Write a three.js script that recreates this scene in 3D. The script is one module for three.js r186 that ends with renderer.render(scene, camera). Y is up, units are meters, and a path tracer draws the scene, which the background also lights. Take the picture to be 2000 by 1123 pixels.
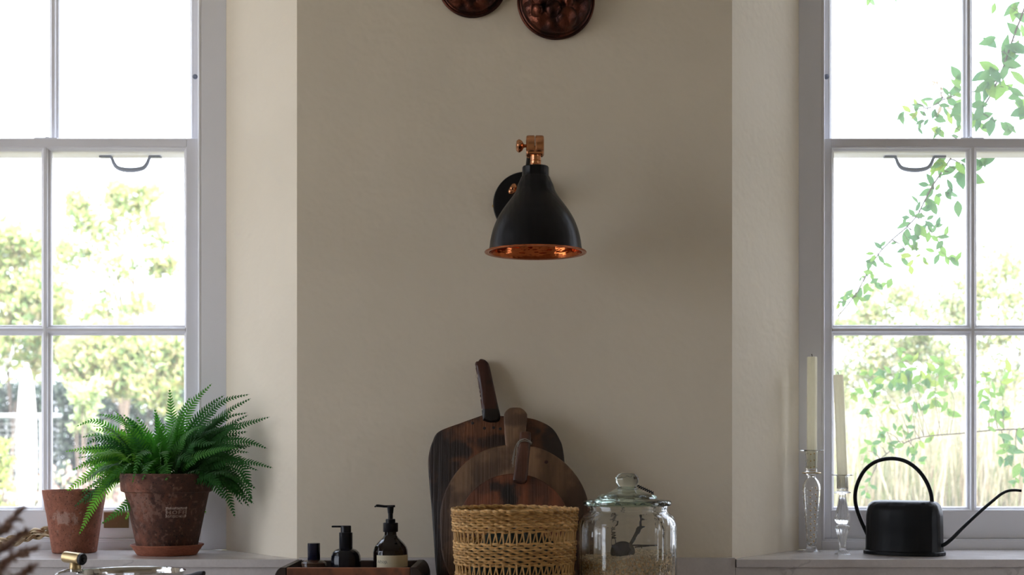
import * as THREE from 'three';
import { RoundedBoxGeometry } from 'three/addons/geometries/RoundedBoxGeometry.js';
import { mergeGeometries, mergeVertices, toCreasedNormals } from 'three/addons/utils/BufferGeometryUtils.js';

// ---------------------------------------------------------------- camera, sky, sun, exposure
const EYE = [0, 1.2, 2.8], FOC = 2700, CX = 1040, CY = 880;   // focal length and principal point, in pixels of the 2000 x 1123 photograph
const scene = new THREE.Scene();
const camera = new THREE.PerspectiveCamera(2 * Math.atan(1123 / 2 / FOC) * 180 / Math.PI, 2000 / 1123, 0.05, 300);
camera.position.set(...EYE);
camera.setViewOffset(2000, 1123, 1000 - CX, 561.5 - CY, 2000, 1123);
camera.focus = 2.78;
camera.userData.fStop = 5.5;
const renderer = new THREE.WebGLRenderer({ antialias: true });
renderer.toneMapping = THREE.LinearToneMapping;
renderer.toneMappingExposure = 1.18;
renderer.shadowMap.enabled = true;
const SKY = [4.0, 4.4, 5.2];
{
  const w = 128, h = 64, d = new Float32Array(w * h * 4);
  for (let y = 0; y < h; y++) for (let x = 0; x < w; x++) {
    const up = Math.max(0, (y + 0.5) / h * 2 - 1), i = (y * w + x) * 4, haze = Math.pow(1 - up, 2);
    d[i] = SKY[0] * (0.9 + 0.2 * haze); d[i + 1] = SKY[1] * (0.94 + 0.12 * haze); d[i + 2] = SKY[2]; d[i + 3] = 1;
  }
  const t = new THREE.DataTexture(d, w, h, THREE.RGBAFormat, THREE.FloatType);
  t.mapping = THREE.EquirectangularReflectionMapping; t.magFilter = THREE.LinearFilter; t.needsUpdate = true;
  scene.background = t;
}
const sun = new THREE.DirectionalLight(new THREE.Color().setRGB(1, 0.94, 0.84), 15);
sun.position.set(9, 16, 11); sun.castShadow = true;
Object.assign(sun.shadow.camera, { left: -25, right: 25, top: 25, bottom: -25, near: 1, far: 80 });
sun.shadow.mapSize.set(2048, 2048);
scene.add(sun, sun.target);

// ---------------------------------------------------------------- helpers
let seed = 20240611;
const rnd = () => { seed = (seed + 0x6d2b79f5) | 0; let t = Math.imul(seed ^ (seed >>> 15), 1 | seed); t = (t + Math.imul(t ^ (t >>> 7), 61 | t)) ^ t; return ((t ^ (t >>> 14)) >>> 0) / 4294967296; };
const rr = (a, b) => a + (b - a) * rnd();
const gauss = () => (rnd() + rnd() + rnd() + rnd() - 2) * 0.9;
const clamp = (x, a = 0, b = 1) => Math.min(b, Math.max(a, x));
const mixN = (a, b, t) => a + (b - a) * t;
const smooth = (a, b, x) => { const t = clamp((x - a) / (b - a)); return t * t * (3 - 2 * t); };
const V = (x, y, z) => new THREE.Vector3(x, y, z);
const X = (px, z) => EYE[0] + (px - CX) * (EYE[2] - z) / FOC;
const Y = (py, z) => EYE[1] - (py - CY) * (EYE[2] - z) / FOC;
const at = (px, py, z) => V(X(px, z), Y(py, z), z);
const M = (n, z) => n * (EYE[2] - z) / FOC;                            // a length of n pixels at the depth of z
const onPlane = (px, py, p, n) => { const dir = V((px - CX) / FOC, -(py - CY) / FOC, -1), o = V(...EYE); return o.clone().addScaledVector(dir, p.clone().sub(o).dot(n) / dir.dot(n)); };

const hash = (x, y, s) => { let h = Math.imul(x, 374761393) + Math.imul(y, 668265263) + Math.imul(s, 974634777) | 0; h = Math.imul(h ^ (h >>> 13), 1274126177); return ((h ^ (h >>> 16)) >>> 0) / 4294967296; };
function noise(x, y, px, py, s) {                                       // value noise that repeats after px by py cells
  const xi = Math.floor(x), yi = Math.floor(y), fx = x - xi, fy = y - yi, u = fx * fx * (3 - 2 * fx), v = fy * fy * (3 - 2 * fy);
  const w = (a, p) => ((a % p) + p) % p;
  const a = hash(w(xi, px), w(yi, py), s), b = hash(w(xi + 1, px), w(yi, py), s), c = hash(w(xi, px), w(yi + 1, py), s), d = hash(w(xi + 1, px), w(yi + 1, py), s);
  return mixN(mixN(a, b, u), mixN(c, d, u), v);
}
function fbm(u, v, nx, ny, oct, s) {                                    // u, v in 0..1; about 0..1
  let t = 0, a = 0.5, n = 0;
  for (let o = 0; o < oct; o++) { t += a * noise(u * nx, v * ny, nx, ny, s + o * 17); n += a; nx *= 2; ny *= 2; a *= 0.5; }
  return t / n;
}
function tex(w, h, f, color = true) {                                   // f(u, v) gives sRGB 0..255 triples, or one number 0..1
  const d = new Uint8Array(w * h * 4);
  for (let y = 0; y < h; y++) for (let x = 0; x < w; x++) {
    const c = f((x + 0.5) / w, (y + 0.5) / h), i = (y * w + x) * 4;
    if (color) { d[i] = clamp(c[0], 0, 255); d[i + 1] = clamp(c[1], 0, 255); d[i + 2] = clamp(c[2], 0, 255); } else d[i] = d[i + 1] = d[i + 2] = clamp(c) * 255;
    d[i + 3] = 255;
  }
  const t = new THREE.DataTexture(d, w, h);
  t.wrapS = t.wrapT = THREE.RepeatWrapping; t.magFilter = THREE.LinearFilter; t.minFilter = THREE.LinearMipmapLinearFilter; t.generateMipmaps = true;
  if (color) t.colorSpace = THREE.SRGBColorSpace;
  t.needsUpdate = true;
  return t;
}
const rep = (t, a, b = a) => { const c = t.clone(); c.repeat.set(a, b); c.needsUpdate = true; return c; };
const mat = (o) => new (o.transmission || o.clearcoat || o.sheen || o.anisotropy || o.ior || o.specularIntensity !== undefined ? THREE.MeshPhysicalMaterial : THREE.MeshStandardMaterial)({ side: THREE.DoubleSide, ...o });
const rgb = (r, g, b) => new THREE.Color().setRGB(r, g, b);

const used = {};
const numbered = (n) => { const k = used[n] = (used[n] ?? -1) + 1; return k ? `${n}_${String(k).padStart(3, '0')}` : n; };
function clean(g) {
  if (g.index) g = g.toNonIndexed();
  for (const k of Object.keys(g.attributes)) if (!['position', 'normal', 'uv'].includes(k)) g.deleteAttribute(k);
  if (!g.attributes.normal) g.computeVertexNormals();
  if (!g.attributes.uv) boxUV(g);
  g.clearGroups(); g.morphAttributes = {};
  return g;
}
const fuse = (list) => { list = [list].flat(9); return list.length === 1 ? clean(list[0]) : mergeGeometries(list.map(clean)); };
function boxUV(g) {                                                     // uv in metres, looked at along the main direction of each face
  if (g.index) g = g.toNonIndexed();
  if (!g.attributes.normal) g.computeVertexNormals();
  const p = g.attributes.position, n = g.attributes.normal, uv = new Float32Array(p.count * 2);
  for (let i = 0; i < p.count; i += 3) {
    const a = [0, 0, 0];
    for (let k = 0; k < 3; k++) { a[0] += n.getX(i + k); a[1] += n.getY(i + k); a[2] += n.getZ(i + k); }
    const m = a.map(Math.abs), ax = m[0] > m[1] && m[0] > m[2] ? 0 : m[1] > m[2] ? 1 : 2;
    for (let k = 0; k < 3; k++) {
      const x = p.getX(i + k), y = p.getY(i + k), z = p.getZ(i + k);
      uv[(i + k) * 2] = ax === 0 ? z : x; uv[(i + k) * 2 + 1] = ax === 1 ? z : y;
    }
  }
  g.setAttribute('uv', new THREE.BufferAttribute(uv, 2));
  return g;
}
function mk(name, geos, m, parent) {
  const o = new THREE.Mesh(fuse(geos), m);
  o.name = parent ? name : numbered(name);
  if (parent) { const c = parent.userData.counts ??= {}; const k = c[name] = (c[name] ?? -1) + 1; if (k) o.name = `${name}_${String(k).padStart(3, '0')}`; }
  (parent ?? scene).add(o);
  return o;
}
function thing(name, label, category, group, pos = [0, 0, 0]) {
  const o = new THREE.Group(); o.name = numbered(name); o.position.set(...pos); scene.add(o);
  if (label) o.userData = { label, category };
  if (group) o.userData.group = group;
  return o;
}
const tag = (o, label, category, group) => { o.userData.label = label; o.userData.category = category; if (group) o.userData.group = group; return o; };
function struct(name, label, geos, m) {
  const o = geos ? mk(name, geos, m) : thing(name);
  o.userData.kind = 'structure'; o.userData.label = label; o.userData.category = name.split('_')[0]; return o;
}
const move = (g, x = 0, y = 0, z = 0) => g.translate(x, y, z);
const box = (x0, x1, y0, y1, z0, z1, r = 0) => {
  const w = x1 - x0, h = y1 - y0, d = z1 - z0;
  const g = r ? new RoundedBoxGeometry(w, h, d, 2, Math.min(r, w * 0.49, h * 0.49, d * 0.49)) : new THREE.BoxGeometry(w, h, d);
  return boxUV(g.translate((x0 + x1) / 2, (y0 + y1) / 2, (z0 + z1) / 2));
};
const shapeOf = (pts) => new THREE.Shape(pts.map((p) => new THREE.Vector2(p[0], p[1])));
function extrude(shape, depth, bevel = 0, seg = 2, curve = 12) {
  return boxUV(new THREE.ExtrudeGeometry(shape, { depth: depth - 2 * bevel, bevelEnabled: bevel > 0, bevelThickness: bevel, bevelSize: bevel, bevelOffset: -bevel, bevelSegments: seg, curveSegments: curve }).translate(0, 0, bevel));
}
const prism = (pts, y0, y1, bevel = 0) => boxUV(extrude(shapeOf(pts.map(([x, z]) => [x, -z])), y1 - y0, bevel).rotateX(-Math.PI / 2).translate(0, y0, 0));  // plan outline in x, z
function lathe(pts, seg = 64, crease = 0.6) {                           // [radius, height] pairs, bottom to top on the outside; front is u = 0.5
  let g = new THREE.LatheGeometry(pts.map(([r, y]) => new THREE.Vector2(Math.max(r, 0), y)), seg, Math.PI);
  const p = g.attributes.position, uv = g.attributes.uv;
  let lo = Infinity, hi = -Infinity; for (const [, y] of pts) { lo = Math.min(lo, y); hi = Math.max(hi, y); }
  for (let i = 0; i < p.count; i++) uv.setY(i, (p.getY(i) - lo) / (hi - lo));
  return crease ? toCreasedNormals(g, crease) : g;
}
function sweep(points, radius, seg = 40, rad = 8, closed = false, flat = 1) {  // a tube of changing radius with closed ends
  const c = new THREE.CatmullRomCurve3(points, closed), fr = c.computeFrenetFrames(seg, closed), pos = [], uv = [], idx = [], len = c.getLength();
  const rf = typeof radius === 'function' ? radius : () => radius;
  for (let i = 0; i <= seg; i++) {
    const t = i / seg, p = c.getPointAt(t), r = rf(t);
    for (let j = 0; j <= rad; j++) {
      const a = j / rad * Math.PI * 2, q = p.clone().addScaledVector(fr.normals[i], Math.cos(a) * r).addScaledVector(fr.binormals[i], Math.sin(a) * r * flat);
      pos.push(q.x, q.y, q.z); uv.push(j / rad * r * 6, t * len);
    }
  }
  for (let i = 0; i < seg; i++) for (let j = 0; j < rad; j++) { const a = i * (rad + 1) + j, b = a + rad + 1; idx.push(a, a + 1, b, b, a + 1, b + 1); }
  if (!closed) for (const i of [0, seg]) {
    const p = c.getPointAt(i / seg), k = pos.length / 3; pos.push(p.x, p.y, p.z); uv.push(0, i / seg * len);
    for (let j = 0; j < rad; j++) { const a = i * (rad + 1) + j; i ? idx.push(a, a + 1, k) : idx.push(a + 1, a, k); }
  }
  const g = new THREE.BufferGeometry();
  g.setAttribute('position', new THREE.Float32BufferAttribute(pos, 3)); g.setAttribute('uv', new THREE.Float32BufferAttribute(uv, 2)); g.setIndex(idx);
  g.computeVertexNormals();
  return g;
}
const cyl = (a, b, r0, r1 = r0, rad = 20) => {                          // a cylinder or cone from point a to point b
  const d = b.clone().sub(a), g = new THREE.CylinderGeometry(r1, r0, d.length(), rad, 1);
  return g.applyMatrix4(new THREE.Matrix4().makeRotationFromQuaternion(new THREE.Quaternion().setFromUnitVectors(V(0, 1, 0), d.clone().normalize()))).translate((a.x + b.x) / 2, (a.y + b.y) / 2, (a.z + b.z) / 2);
};
const turned = (pts, a, dir, seg = 32, crease = 0.6) => lathe(pts, seg, crease).applyMatrix4(new THREE.Matrix4().makeRotationFromQuaternion(new THREE.Quaternion().setFromUnitVectors(V(0, 1, 0), dir.clone().normalize()))).translate(a.x, a.y, a.z);
const ball = (x, y, z, r, w = 12, h = 8) => new THREE.SphereGeometry(r, w, h).translate(x, y, z);

// ---------------------------------------------------------------- materials
const plasterBump = tex(512, 512, (u, v) => 0.5 * fbm(u, v, 12, 12, 5, 3) + 0.5 * fbm(u, v, 90, 90, 2, 9), false);
const plasterMap = (r, g, b) => tex(256, 256, (u, v) => { const k = 1 + 0.035 * (fbm(u, v, 5, 5, 4, 21) - 0.5); return [r * k, g * k, b * k]; });
const wallPaint = mat({ map: plasterMap(226, 215, 195), roughness: 0.85, bumpMap: plasterBump, bumpScale: 0.0012 });
const ceilingPaint = mat({ color: rgb(0.7, 0.68, 0.63), roughness: 0.9 });
const brush = tex(256, 256, (u, v) => 0.6 * fbm(u, v, 60, 3, 3, 5) + 0.4 * fbm(u, v, 20, 20, 3, 6), false);
const woodPaint = mat({ color: rgb(0.80, 0.80, 0.84), roughness: 0.42, bumpMap: brush, bumpScale: 0.0004 });
const paneGlass = mat({ color: 0xffffff, transmission: 1, thickness: 0, roughness: 0.24, ior: 1.5 });
const marbleMap = tex(1024, 1024, (u, v) => {
  const wob = fbm(u, v, 4, 4, 5, 31), vein = Math.abs(fbm(u + wob * 0.2, v, 5, 5, 5, 41) - 0.5), k = smooth(0.018, 0, vein) * smooth(0.45, 0.7, fbm(u, v, 6, 6, 3, 77));
  const m = fbm(u, v, 10, 10, 5, 51), s = (m - 0.5) * 22 - k * 20 + (fbm(u, v, 120, 120, 2, 8) - 0.5) * 8;
  return [206 + s, 199 + s, 196 + s * 0.95];
});
const marble = mat({ map: rep(marbleMap, 2.2), roughness: 0.22 });
const floorMap = tex(512, 512, (u, v) => { const k = fbm(u, v, 40, 4, 4, 61) - 0.5; return [150 + k * 50, 124 + k * 45, 96 + k * 36]; });
const floorWood = mat({ map: floorMap, roughness: 0.5 });
const cabinetPaint = mat({ color: rgb(0.28, 0.29, 0.26), roughness: 0.5 });
const blackMetal = mat({ color: rgb(0.004, 0.0035, 0.005), roughness: 0.34, specularIntensity: 0.55 });
const copper = mat({ color: rgb(0.66, 0.31, 0.16), metalness: 1, roughness: 0.2 });
const tarnish = tex(512, 512, (u, v) => { const k = fbm(u, v, 7, 7, 5, 71), m = smooth(0.3, 0.75, k); return [mixN(58, 104, m), mixN(37, 60, m), mixN(34, 46, m)]; });
const oldCopper = mat({ map: tarnish, metalness: 0.9, roughness: 0.34, bumpMap: plasterBump, bumpScale: 0.0008 });
const steel = mat({ color: rgb(0.62, 0.61, 0.6), metalness: 1, roughness: 0.13 });
const bronze = mat({ color: rgb(0.42, 0.31, 0.16), metalness: 1, roughness: 0.38 });
const brass = mat({ color: rgb(0.26, 0.2, 0.12), metalness: 1, roughness: 0.45 });
const darkIron = mat({ color: rgb(0.018, 0.016, 0.018), roughness: 0.55, metalness: 0.3 });
const ironmongery = mat({ color: rgb(0.2, 0.22, 0.28), roughness: 0.45, metalness: 0.6 });
const clearGlass = mat({ color: rgb(1, 1, 1), transmission: 1, thickness: 0.01, roughness: 0.01, ior: 1.5, attenuationColor: rgb(0.78, 0.92, 0.86), attenuationDistance: 0.08 });
const blownGlass = mat({ color: rgb(1, 0.995, 0.98), transmission: 1, thickness: 0.01, roughness: 0.02, ior: 1.45 });
const amberGlass = mat({ color: rgb(0.007, 0.0035, 0.003), roughness: 0.05, specularIntensity: 0.9 });
const blackPlastic = mat({ color: rgb(0.005, 0.005, 0.008), roughness: 0.34, specularIntensity: 0.45 });
const blackGloss = mat({ color: rgb(0.008, 0.008, 0.012), roughness: 0.1, specularIntensity: 0.6 });
const navyGloss = mat({ color: rgb(0.007, 0.009, 0.026), roughness: 0.16, specularIntensity: 0.9 });
const wax = mat({ color: rgb(0.95, 0.92, 0.79), roughness: 0.92, transmission: 0.6, thickness: 0, specularIntensity: 0.8 });
const gilt = mat({ color: rgb(0.62, 0.42, 0.18), metalness: 1, roughness: 0.3 });
const leafMat = (r, g, b, t = 0.4, o = {}) => mat({ color: rgb(r, g, b), roughness: 0.96, transmission: t, thickness: 0, ...o });

// ---------------------------------------------------------------- the room
const ROOM = { x0: -2.7, x1: 2.9, z1: 4.6, top: 3.05 }, OUT = -0.42, RECESS = -0.25, SILL = 0.981, COUNTER = 0.89;
const winL = { c: -1.0838, in: 0.352, out: 0.4083 }, winR = { c: 0.979, in: 0.3405, out: 0.3916 };
const HEAD = 2.76, EDGE_L = X(580, 0), EDGE_R = X(1430, 0);
const LL = winL.c - winL.out, LR = winL.c + winL.out, RL = winR.c - winR.out, RR = winR.c + winR.out;
const splayL = EDGE_L - LR, splayR = RL - EDGE_R;
struct('wall_center', 'cream plaster wall with splayed sides between the two sash windows', prism([[EDGE_L, 0], [EDGE_R, 0], [RL, RECESS], [RL, OUT], [LR, OUT], [LR, RECESS]], 0, ROOM.top), wallPaint);
struct('wall_left', 'cream plaster wall beyond the window above the ferns', prism([[ROOM.x0, 0], [LL - splayL, 0], [LL, RECESS], [LL, OUT], [ROOM.x0, OUT]], 0, ROOM.top), wallPaint);
struct('wall_right', 'cream plaster wall beyond the window with the watering can', prism([[RR + splayR, 0], [ROOM.x1, 0], [ROOM.x1, OUT], [RR, OUT], [RR, RECESS]], 0, ROOM.top), wallPaint);
const spanOf = (a, b, sa) => [[a - sa, 0], [b + sa, 0], [b, RECESS], [b, OUT], [a, OUT], [a, RECESS]];
struct('wall_above', 'cream plaster over the left sash window', prism(spanOf(LL, LR, splayL), HEAD, ROOM.top), wallPaint);
struct('wall_above', 'cream plaster over the right sash window', prism(spanOf(RL, RR, splayR), HEAD, ROOM.top), wallPaint);
struct('wall_below', 'cream plaster under the left marble sill', prism(spanOf(LL, LR, splayL), 0, SILL - 0.0165), wallPaint);
struct('wall_below', 'cream plaster under the right marble sill', prism(spanOf(RL, RR, splayR), 0, SILL - 0.0165), wallPaint);
struct('floor', 'warm timber floor', box(ROOM.x0, ROOM.x1, -0.12, 0, OUT, ROOM.z1), floorWood);
struct('ceiling', 'off white ceiling', box(ROOM.x0 - 0.3, ROOM.x1 + 0.3, ROOM.top, ROOM.top + 0.25, OUT - 0.1, ROOM.z1 + 0.3), ceilingPaint);
struct('wall_rear', 'cream wall at the far end of the room', box(ROOM.x0 - 0.3, ROOM.x1 + 0.3, -0.12, ROOM.top, ROOM.z1, ROOM.z1 + 0.3), wallPaint);
const FAR = { z0: 0.85, z1: 1.5, y0: 1.0, y1: 2.15 };
struct('wall_side', 'cream wall round the smaller side window', [
  box(ROOM.x1, ROOM.x1 + 0.3, -0.12, FAR.y0, OUT, ROOM.z1), box(ROOM.x1, ROOM.x1 + 0.3, FAR.y1, ROOM.top, OUT, ROOM.z1),
  box(ROOM.x1, ROOM.x1 + 0.3, FAR.y0, FAR.y1, OUT, FAR.z0), box(ROOM.x1, ROOM.x1 + 0.3, FAR.y0, FAR.y1, FAR.z1, ROOM.z1)], wallPaint);
const SIDE = { z0: 0.4, z1: 2.3, y0: 0.75, y1: 2.45 };
struct('wall_garden', 'cream wall round the wide garden window', [
  box(ROOM.x0 - 0.3, ROOM.x0, -0.12, SIDE.y0, OUT, ROOM.z1), box(ROOM.x0 - 0.3, ROOM.x0, SIDE.y1, ROOM.top, OUT, ROOM.z1),
  box(ROOM.x0 - 0.3, ROOM.x0, SIDE.y0, SIDE.y1, OUT, SIDE.z0), box(ROOM.x0 - 0.3, ROOM.x0, SIDE.y0, SIDE.y1, SIDE.z1, ROOM.z1)], wallPaint);
for (const [name, label, S, x0] of [['window_3', 'wide garden window in the side wall', SIDE, ROOM.x0 - 0.2], ['window_4', 'smaller window in the opposite side wall', FAR, ROOM.x1 + 0.14]]) {
  const w = struct(name, label), x1 = x0 + 0.06, fr = [];
  for (let i = 0; i <= 2; i++) { const z = mixN(S.z0, S.z1 - 0.06, i / 2); fr.push(box(x0, x1, S.y0, S.y1, z, z + 0.06)); }
  for (const y of [S.y0, mixN(S.y0, S.y1, 0.55), S.y1 - 0.06]) fr.push(box(x0 + 0.002, x1 - 0.002, y, y + 0.06, S.z0, S.z1));
  mk('window_frame', fr, woodPaint, w);
  mk('pane', boxUV(new THREE.PlaneGeometry(S.z1 - S.z0, S.y1 - S.y0).rotateY(Math.PI / 2).translate(x0 + 0.03, (S.y0 + S.y1) / 2, (S.z0 + S.z1) / 2)), paneGlass, w);
}
// marble sills, splashback, counter
const FRONT = 0.015;
const sillPlan = (a, b, s, ea, eb) => [[ea, FRONT], [eb, FRONT], [eb, 0], [b + s - 0.001, 0], [b - 0.001, RECESS], [a + 0.001, RECESS], [a - s + 0.001, 0], [ea, 0]];
struct('sill_1', 'pale veined marble sill under the left window', prism(sillPlan(LL, LR, splayL, LL - splayL - 0.006, EDGE_L + 0.004), SILL - 0.0165, SILL, 0.0012), marble);
struct('sill_2', 'pale veined marble sill under the right window', prism(sillPlan(RL, RR, splayR, EDGE_R + 0.0065, RR + splayR + 0.006), SILL - 0.0165, SILL, 0.0012), marble);
struct('trim_1', 'marble upstand along the wall between the sills', box(EDGE_L + 0.005, EDGE_R + 0.005, COUNTER, 0.9835, 0, 0.0095, 0.0008), marble);
struct('trim_2', 'marble upstand under the left sill', box(ROOM.x0, EDGE_L + 0.0045, COUNTER, SILL - 0.017, 0, 0.0095), marble);
struct('trim_3', 'marble upstand under the right sill', box(EDGE_R + 0.0055, ROOM.x1, COUNTER, SILL - 0.017, 0, 0.0095), marble);
struct('worktop', 'pale marble worktop below the windows', box(ROOM.x0, ROOM.x1, COUNTER - 0.03, COUNTER, 0, 0.64, 0.003), marble);
{
  const c = thing('base_cabinet', 'run of grey green base cabinets under the marble worktop', 'cabinet');
  mk('carcass', box(ROOM.x0 + 0.002, ROOM.x1 - 0.002, 0, COUNTER - 0.03, 0.001, 0.58), cabinetPaint, c);
  for (let i = 0; i < 8; i++) { const x = mixN(ROOM.x0 + 0.002, ROOM.x1 - 0.002, i / 8); mk('door', box(x + 0.01, x + 0.69, 0.12, COUNTER - 0.05, 0.58, 0.602, 0.003), cabinetPaint, c); }
}

// ---------------------------------------------------------------- the two sash windows
const swapXY = (g) => g.rotateZ(-Math.PI / 2);                          // x, y becomes y, -x
const vstrip = (prof, y0, y1) => prism(prof, y0, y1);
const hstrip = (prof, x0, x1) => boxUV(swapXY(prism(prof.map(([a, z]) => [-a, z]).reverse(), x0, x1)));
function sash(parent, name, o) {                                        // o: c, zf (front), in (stile outer), pane half width, rails and bars
  const s = mk(name, (() => {
    const z = o.zf, b = z - 0.04, g = [], st = o.pane + 0.009, m = 0.009;
    for (const k of [-1, 1]) g.push(box(...(k < 0 ? [o.c - o.in, o.c - st] : [o.c + st, o.c + o.in]), o.y0, o.y1, b, z, 0.0012));
    g.push(box(o.c - st, o.c + st, o.y0, o.g0 - m, b, z, 0.0012), box(o.c - st, o.c + st, o.g1 + (o.top ?? m), o.y1, b, z, 0.0012));
    const half = (e, k) => [[e + k * m, z], [e + k * m * 0.72, z - 0.0012], [e + k * m * 0.6, z - 0.0045], [e + k * m * 0.16, z - 0.0085], [e, z - 0.012], [e, b], [e + k * m, b]];
    for (const k of [-1, 1]) g.push(vstrip(half(o.c + k * o.pane, k), o.g0 - m, o.g1 + m));
    g.push(hstrip(half(o.g0, -1), o.c - st, o.c + st), hstrip(half(o.g1, 1), o.c - st, o.c + st));
    return g;
  })(), woodPaint, parent);
  const z = o.zf, w = o.bar / 2;
  const nose = (e) => [[e - 0.0028, z], [e + 0.0028, z], [e + 0.0045, z - 0.002], [e + 0.0055, z - 0.005], [e + w * 0.86, z - 0.0085], [e + w, z - 0.012], [e + w, z - 0.019], [e + 0.004, z - 0.036], [e - 0.004, z - 0.036], [e - w, z - 0.019], [e - w, z - 0.012], [e - w * 0.86, z - 0.0085], [e - 0.0055, z - 0.005], [e - 0.0045, z - 0.002]];
  mk('glazing_bar', vstrip(nose(o.c), o.g0 - 0.008, o.g1 + 0.008), woodPaint, s);
  for (const k of [-1, 1]) mk('glazing_bar', hstrip(nose(o.mid), k < 0 ? o.c - o.pane - 0.006 : o.c + 0.003, k < 0 ? o.c - 0.003 : o.c + o.pane + 0.006), woodPaint, s);
  for (const k of [-1, 1]) for (const [a, b] of [[o.g0, o.mid - w], [o.mid + w, o.g1]]) {
    const p = new THREE.PlaneGeometry(o.pane - w + 0.006, b - a + 0.006); 
    mk('pane', boxUV(p.translate(o.c + k * (o.pane + w) / 2, (a + b) / 2, z - 0.022)), paneGlass, s);
  }
  return s;
}
function makeWindow(name, label, w, upC, plate) {
  const root = struct(name, label);
  const L = w.c - w.out, R = w.c + w.out, l = w.c - w.in, r = w.c + w.in, zc = RECESS - 0.002;
  mk('casing', [box(L, l, SILL, HEAD, OUT + 0.01, zc, 0.0015), box(r, R, SILL, HEAD, OUT + 0.01, zc, 0.0015), box(l, r, 2.715, HEAD, OUT + 0.01, zc, 0.0015)], woodPaint, root);
  const bead = (x) => cyl(V(x, 1.004, zc - 0.003), V(x, 2.715, zc - 0.003), 0.0042, 0.0042, 14);
  mk('staff_bead', [bead(l + 0.003), bead(r - 0.003), box(l - 0.001, l + 0.006, 1.004, 2.715, zc - 0.018, zc - 0.003), box(r - 0.006, r + 0.001, 1.004, 2.715, zc - 0.018, zc - 0.003)], woodPaint, root);
  mk('window_board', [box(l, r, SILL - 0.0164, 1.0, OUT - 0.04, zc, 0.001), box(l, r, 0.9985, 1.0044, OUT - 0.04, zc - 0.004, 0.0015)], woodPaint, root);
  const zl = -0.272, low = sash(root, 'lower_sash', { c: w.c, zf: zl, in: w.in - 0.0015, pane: 0.3065, y0: 1.0048, y1: 1.8936, g0: 1.0743, g1: 1.8665, mid: 1.4685, bar: 0.023 });
  const zu = -0.318, up = sash(root, 'upper_sash', { c: upC, zf: zu, in: w.in - 0.0015 - Math.abs(upC - w.c), pane: 0.3065, y0: 1.868, y1: 2.714, g0: 1.895, g1: 2.68, mid: 2.2875, bar: 0.0225 });
  // pull handle under the upper sash
  const zh = zu - 0.018, hx = w.c + (plate ? 0.172 : -0.112), hy = 1.868, pts = [[-0.046, -0.001], [-0.042, -0.006], [-0.038, -0.016], [-0.03, -0.026], [-0.012, -0.031], [0.012, -0.031], [0.03, -0.026], [0.038, -0.016], [0.042, -0.006], [0.046, -0.001]];
  mk('handle', [sweep(pts.map(([a, b]) => V(hx + a, hy + b, zh)), (t) => 0.003 + 0.0022 * Math.sin(t * Math.PI), 44, 10), box(hx - 0.07, hx - 0.042, hy - 0.004, hy - 0.0002, zh - 0.007, zh + 0.007, 0.0012), box(hx + 0.042, hx + 0.07, hy - 0.004, hy - 0.0002, zh - 0.007, zh + 0.007, 0.0012)], ironmongery, up);
  // sash stop screwed into the upper stile
  const sx = plate ? upC + 0.3065 + 0.012 + 0.0025 : upC - 0.3065 - 0.0145, sy = Y(150, zu);
  mk('sash_stop', [turned([[0, 0], [0.0056, 0], [0.0056, 0.002], [0.0045, 0.003], [0, 0.003]], V(sx, sy, zu), V(0, 0, 1)), turned([[0, 0], [0.003, 0], [0.003, 0.005], [0.002, 0.006], [0, 0.006]], V(sx, sy, zu), V(0, 0, 1))], ironmongery, up);
  mk('sash_fastener', [box(w.c - 0.026, w.c + 0.026, 1.8936, 1.8966, zl - 0.03, zl - 0.004, 0.001), cyl(V(w.c, 1.8936, zl - 0.018), V(w.c, 1.9005, zl - 0.018), 0.006, 0.005)], woodPaint, low);
  if (plate) mk('brass_plate', [box(X(203, zl), X(252, zl), Y(1031, zl), Y(1000, zl), zl, zl + 0.0018, 0.0006), ball(X(228, zl), Y(1022, zl), zl + 0.0016, 0.0012)], brass, low);
  return root;
}
makeWindow('window_1', 'white painted sash window behind the potted fern', winL, winL.c + 0.002, true);
makeWindow('window_2', 'white painted sash window behind the watering can', winR, winR.c + 0.005, false);

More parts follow.
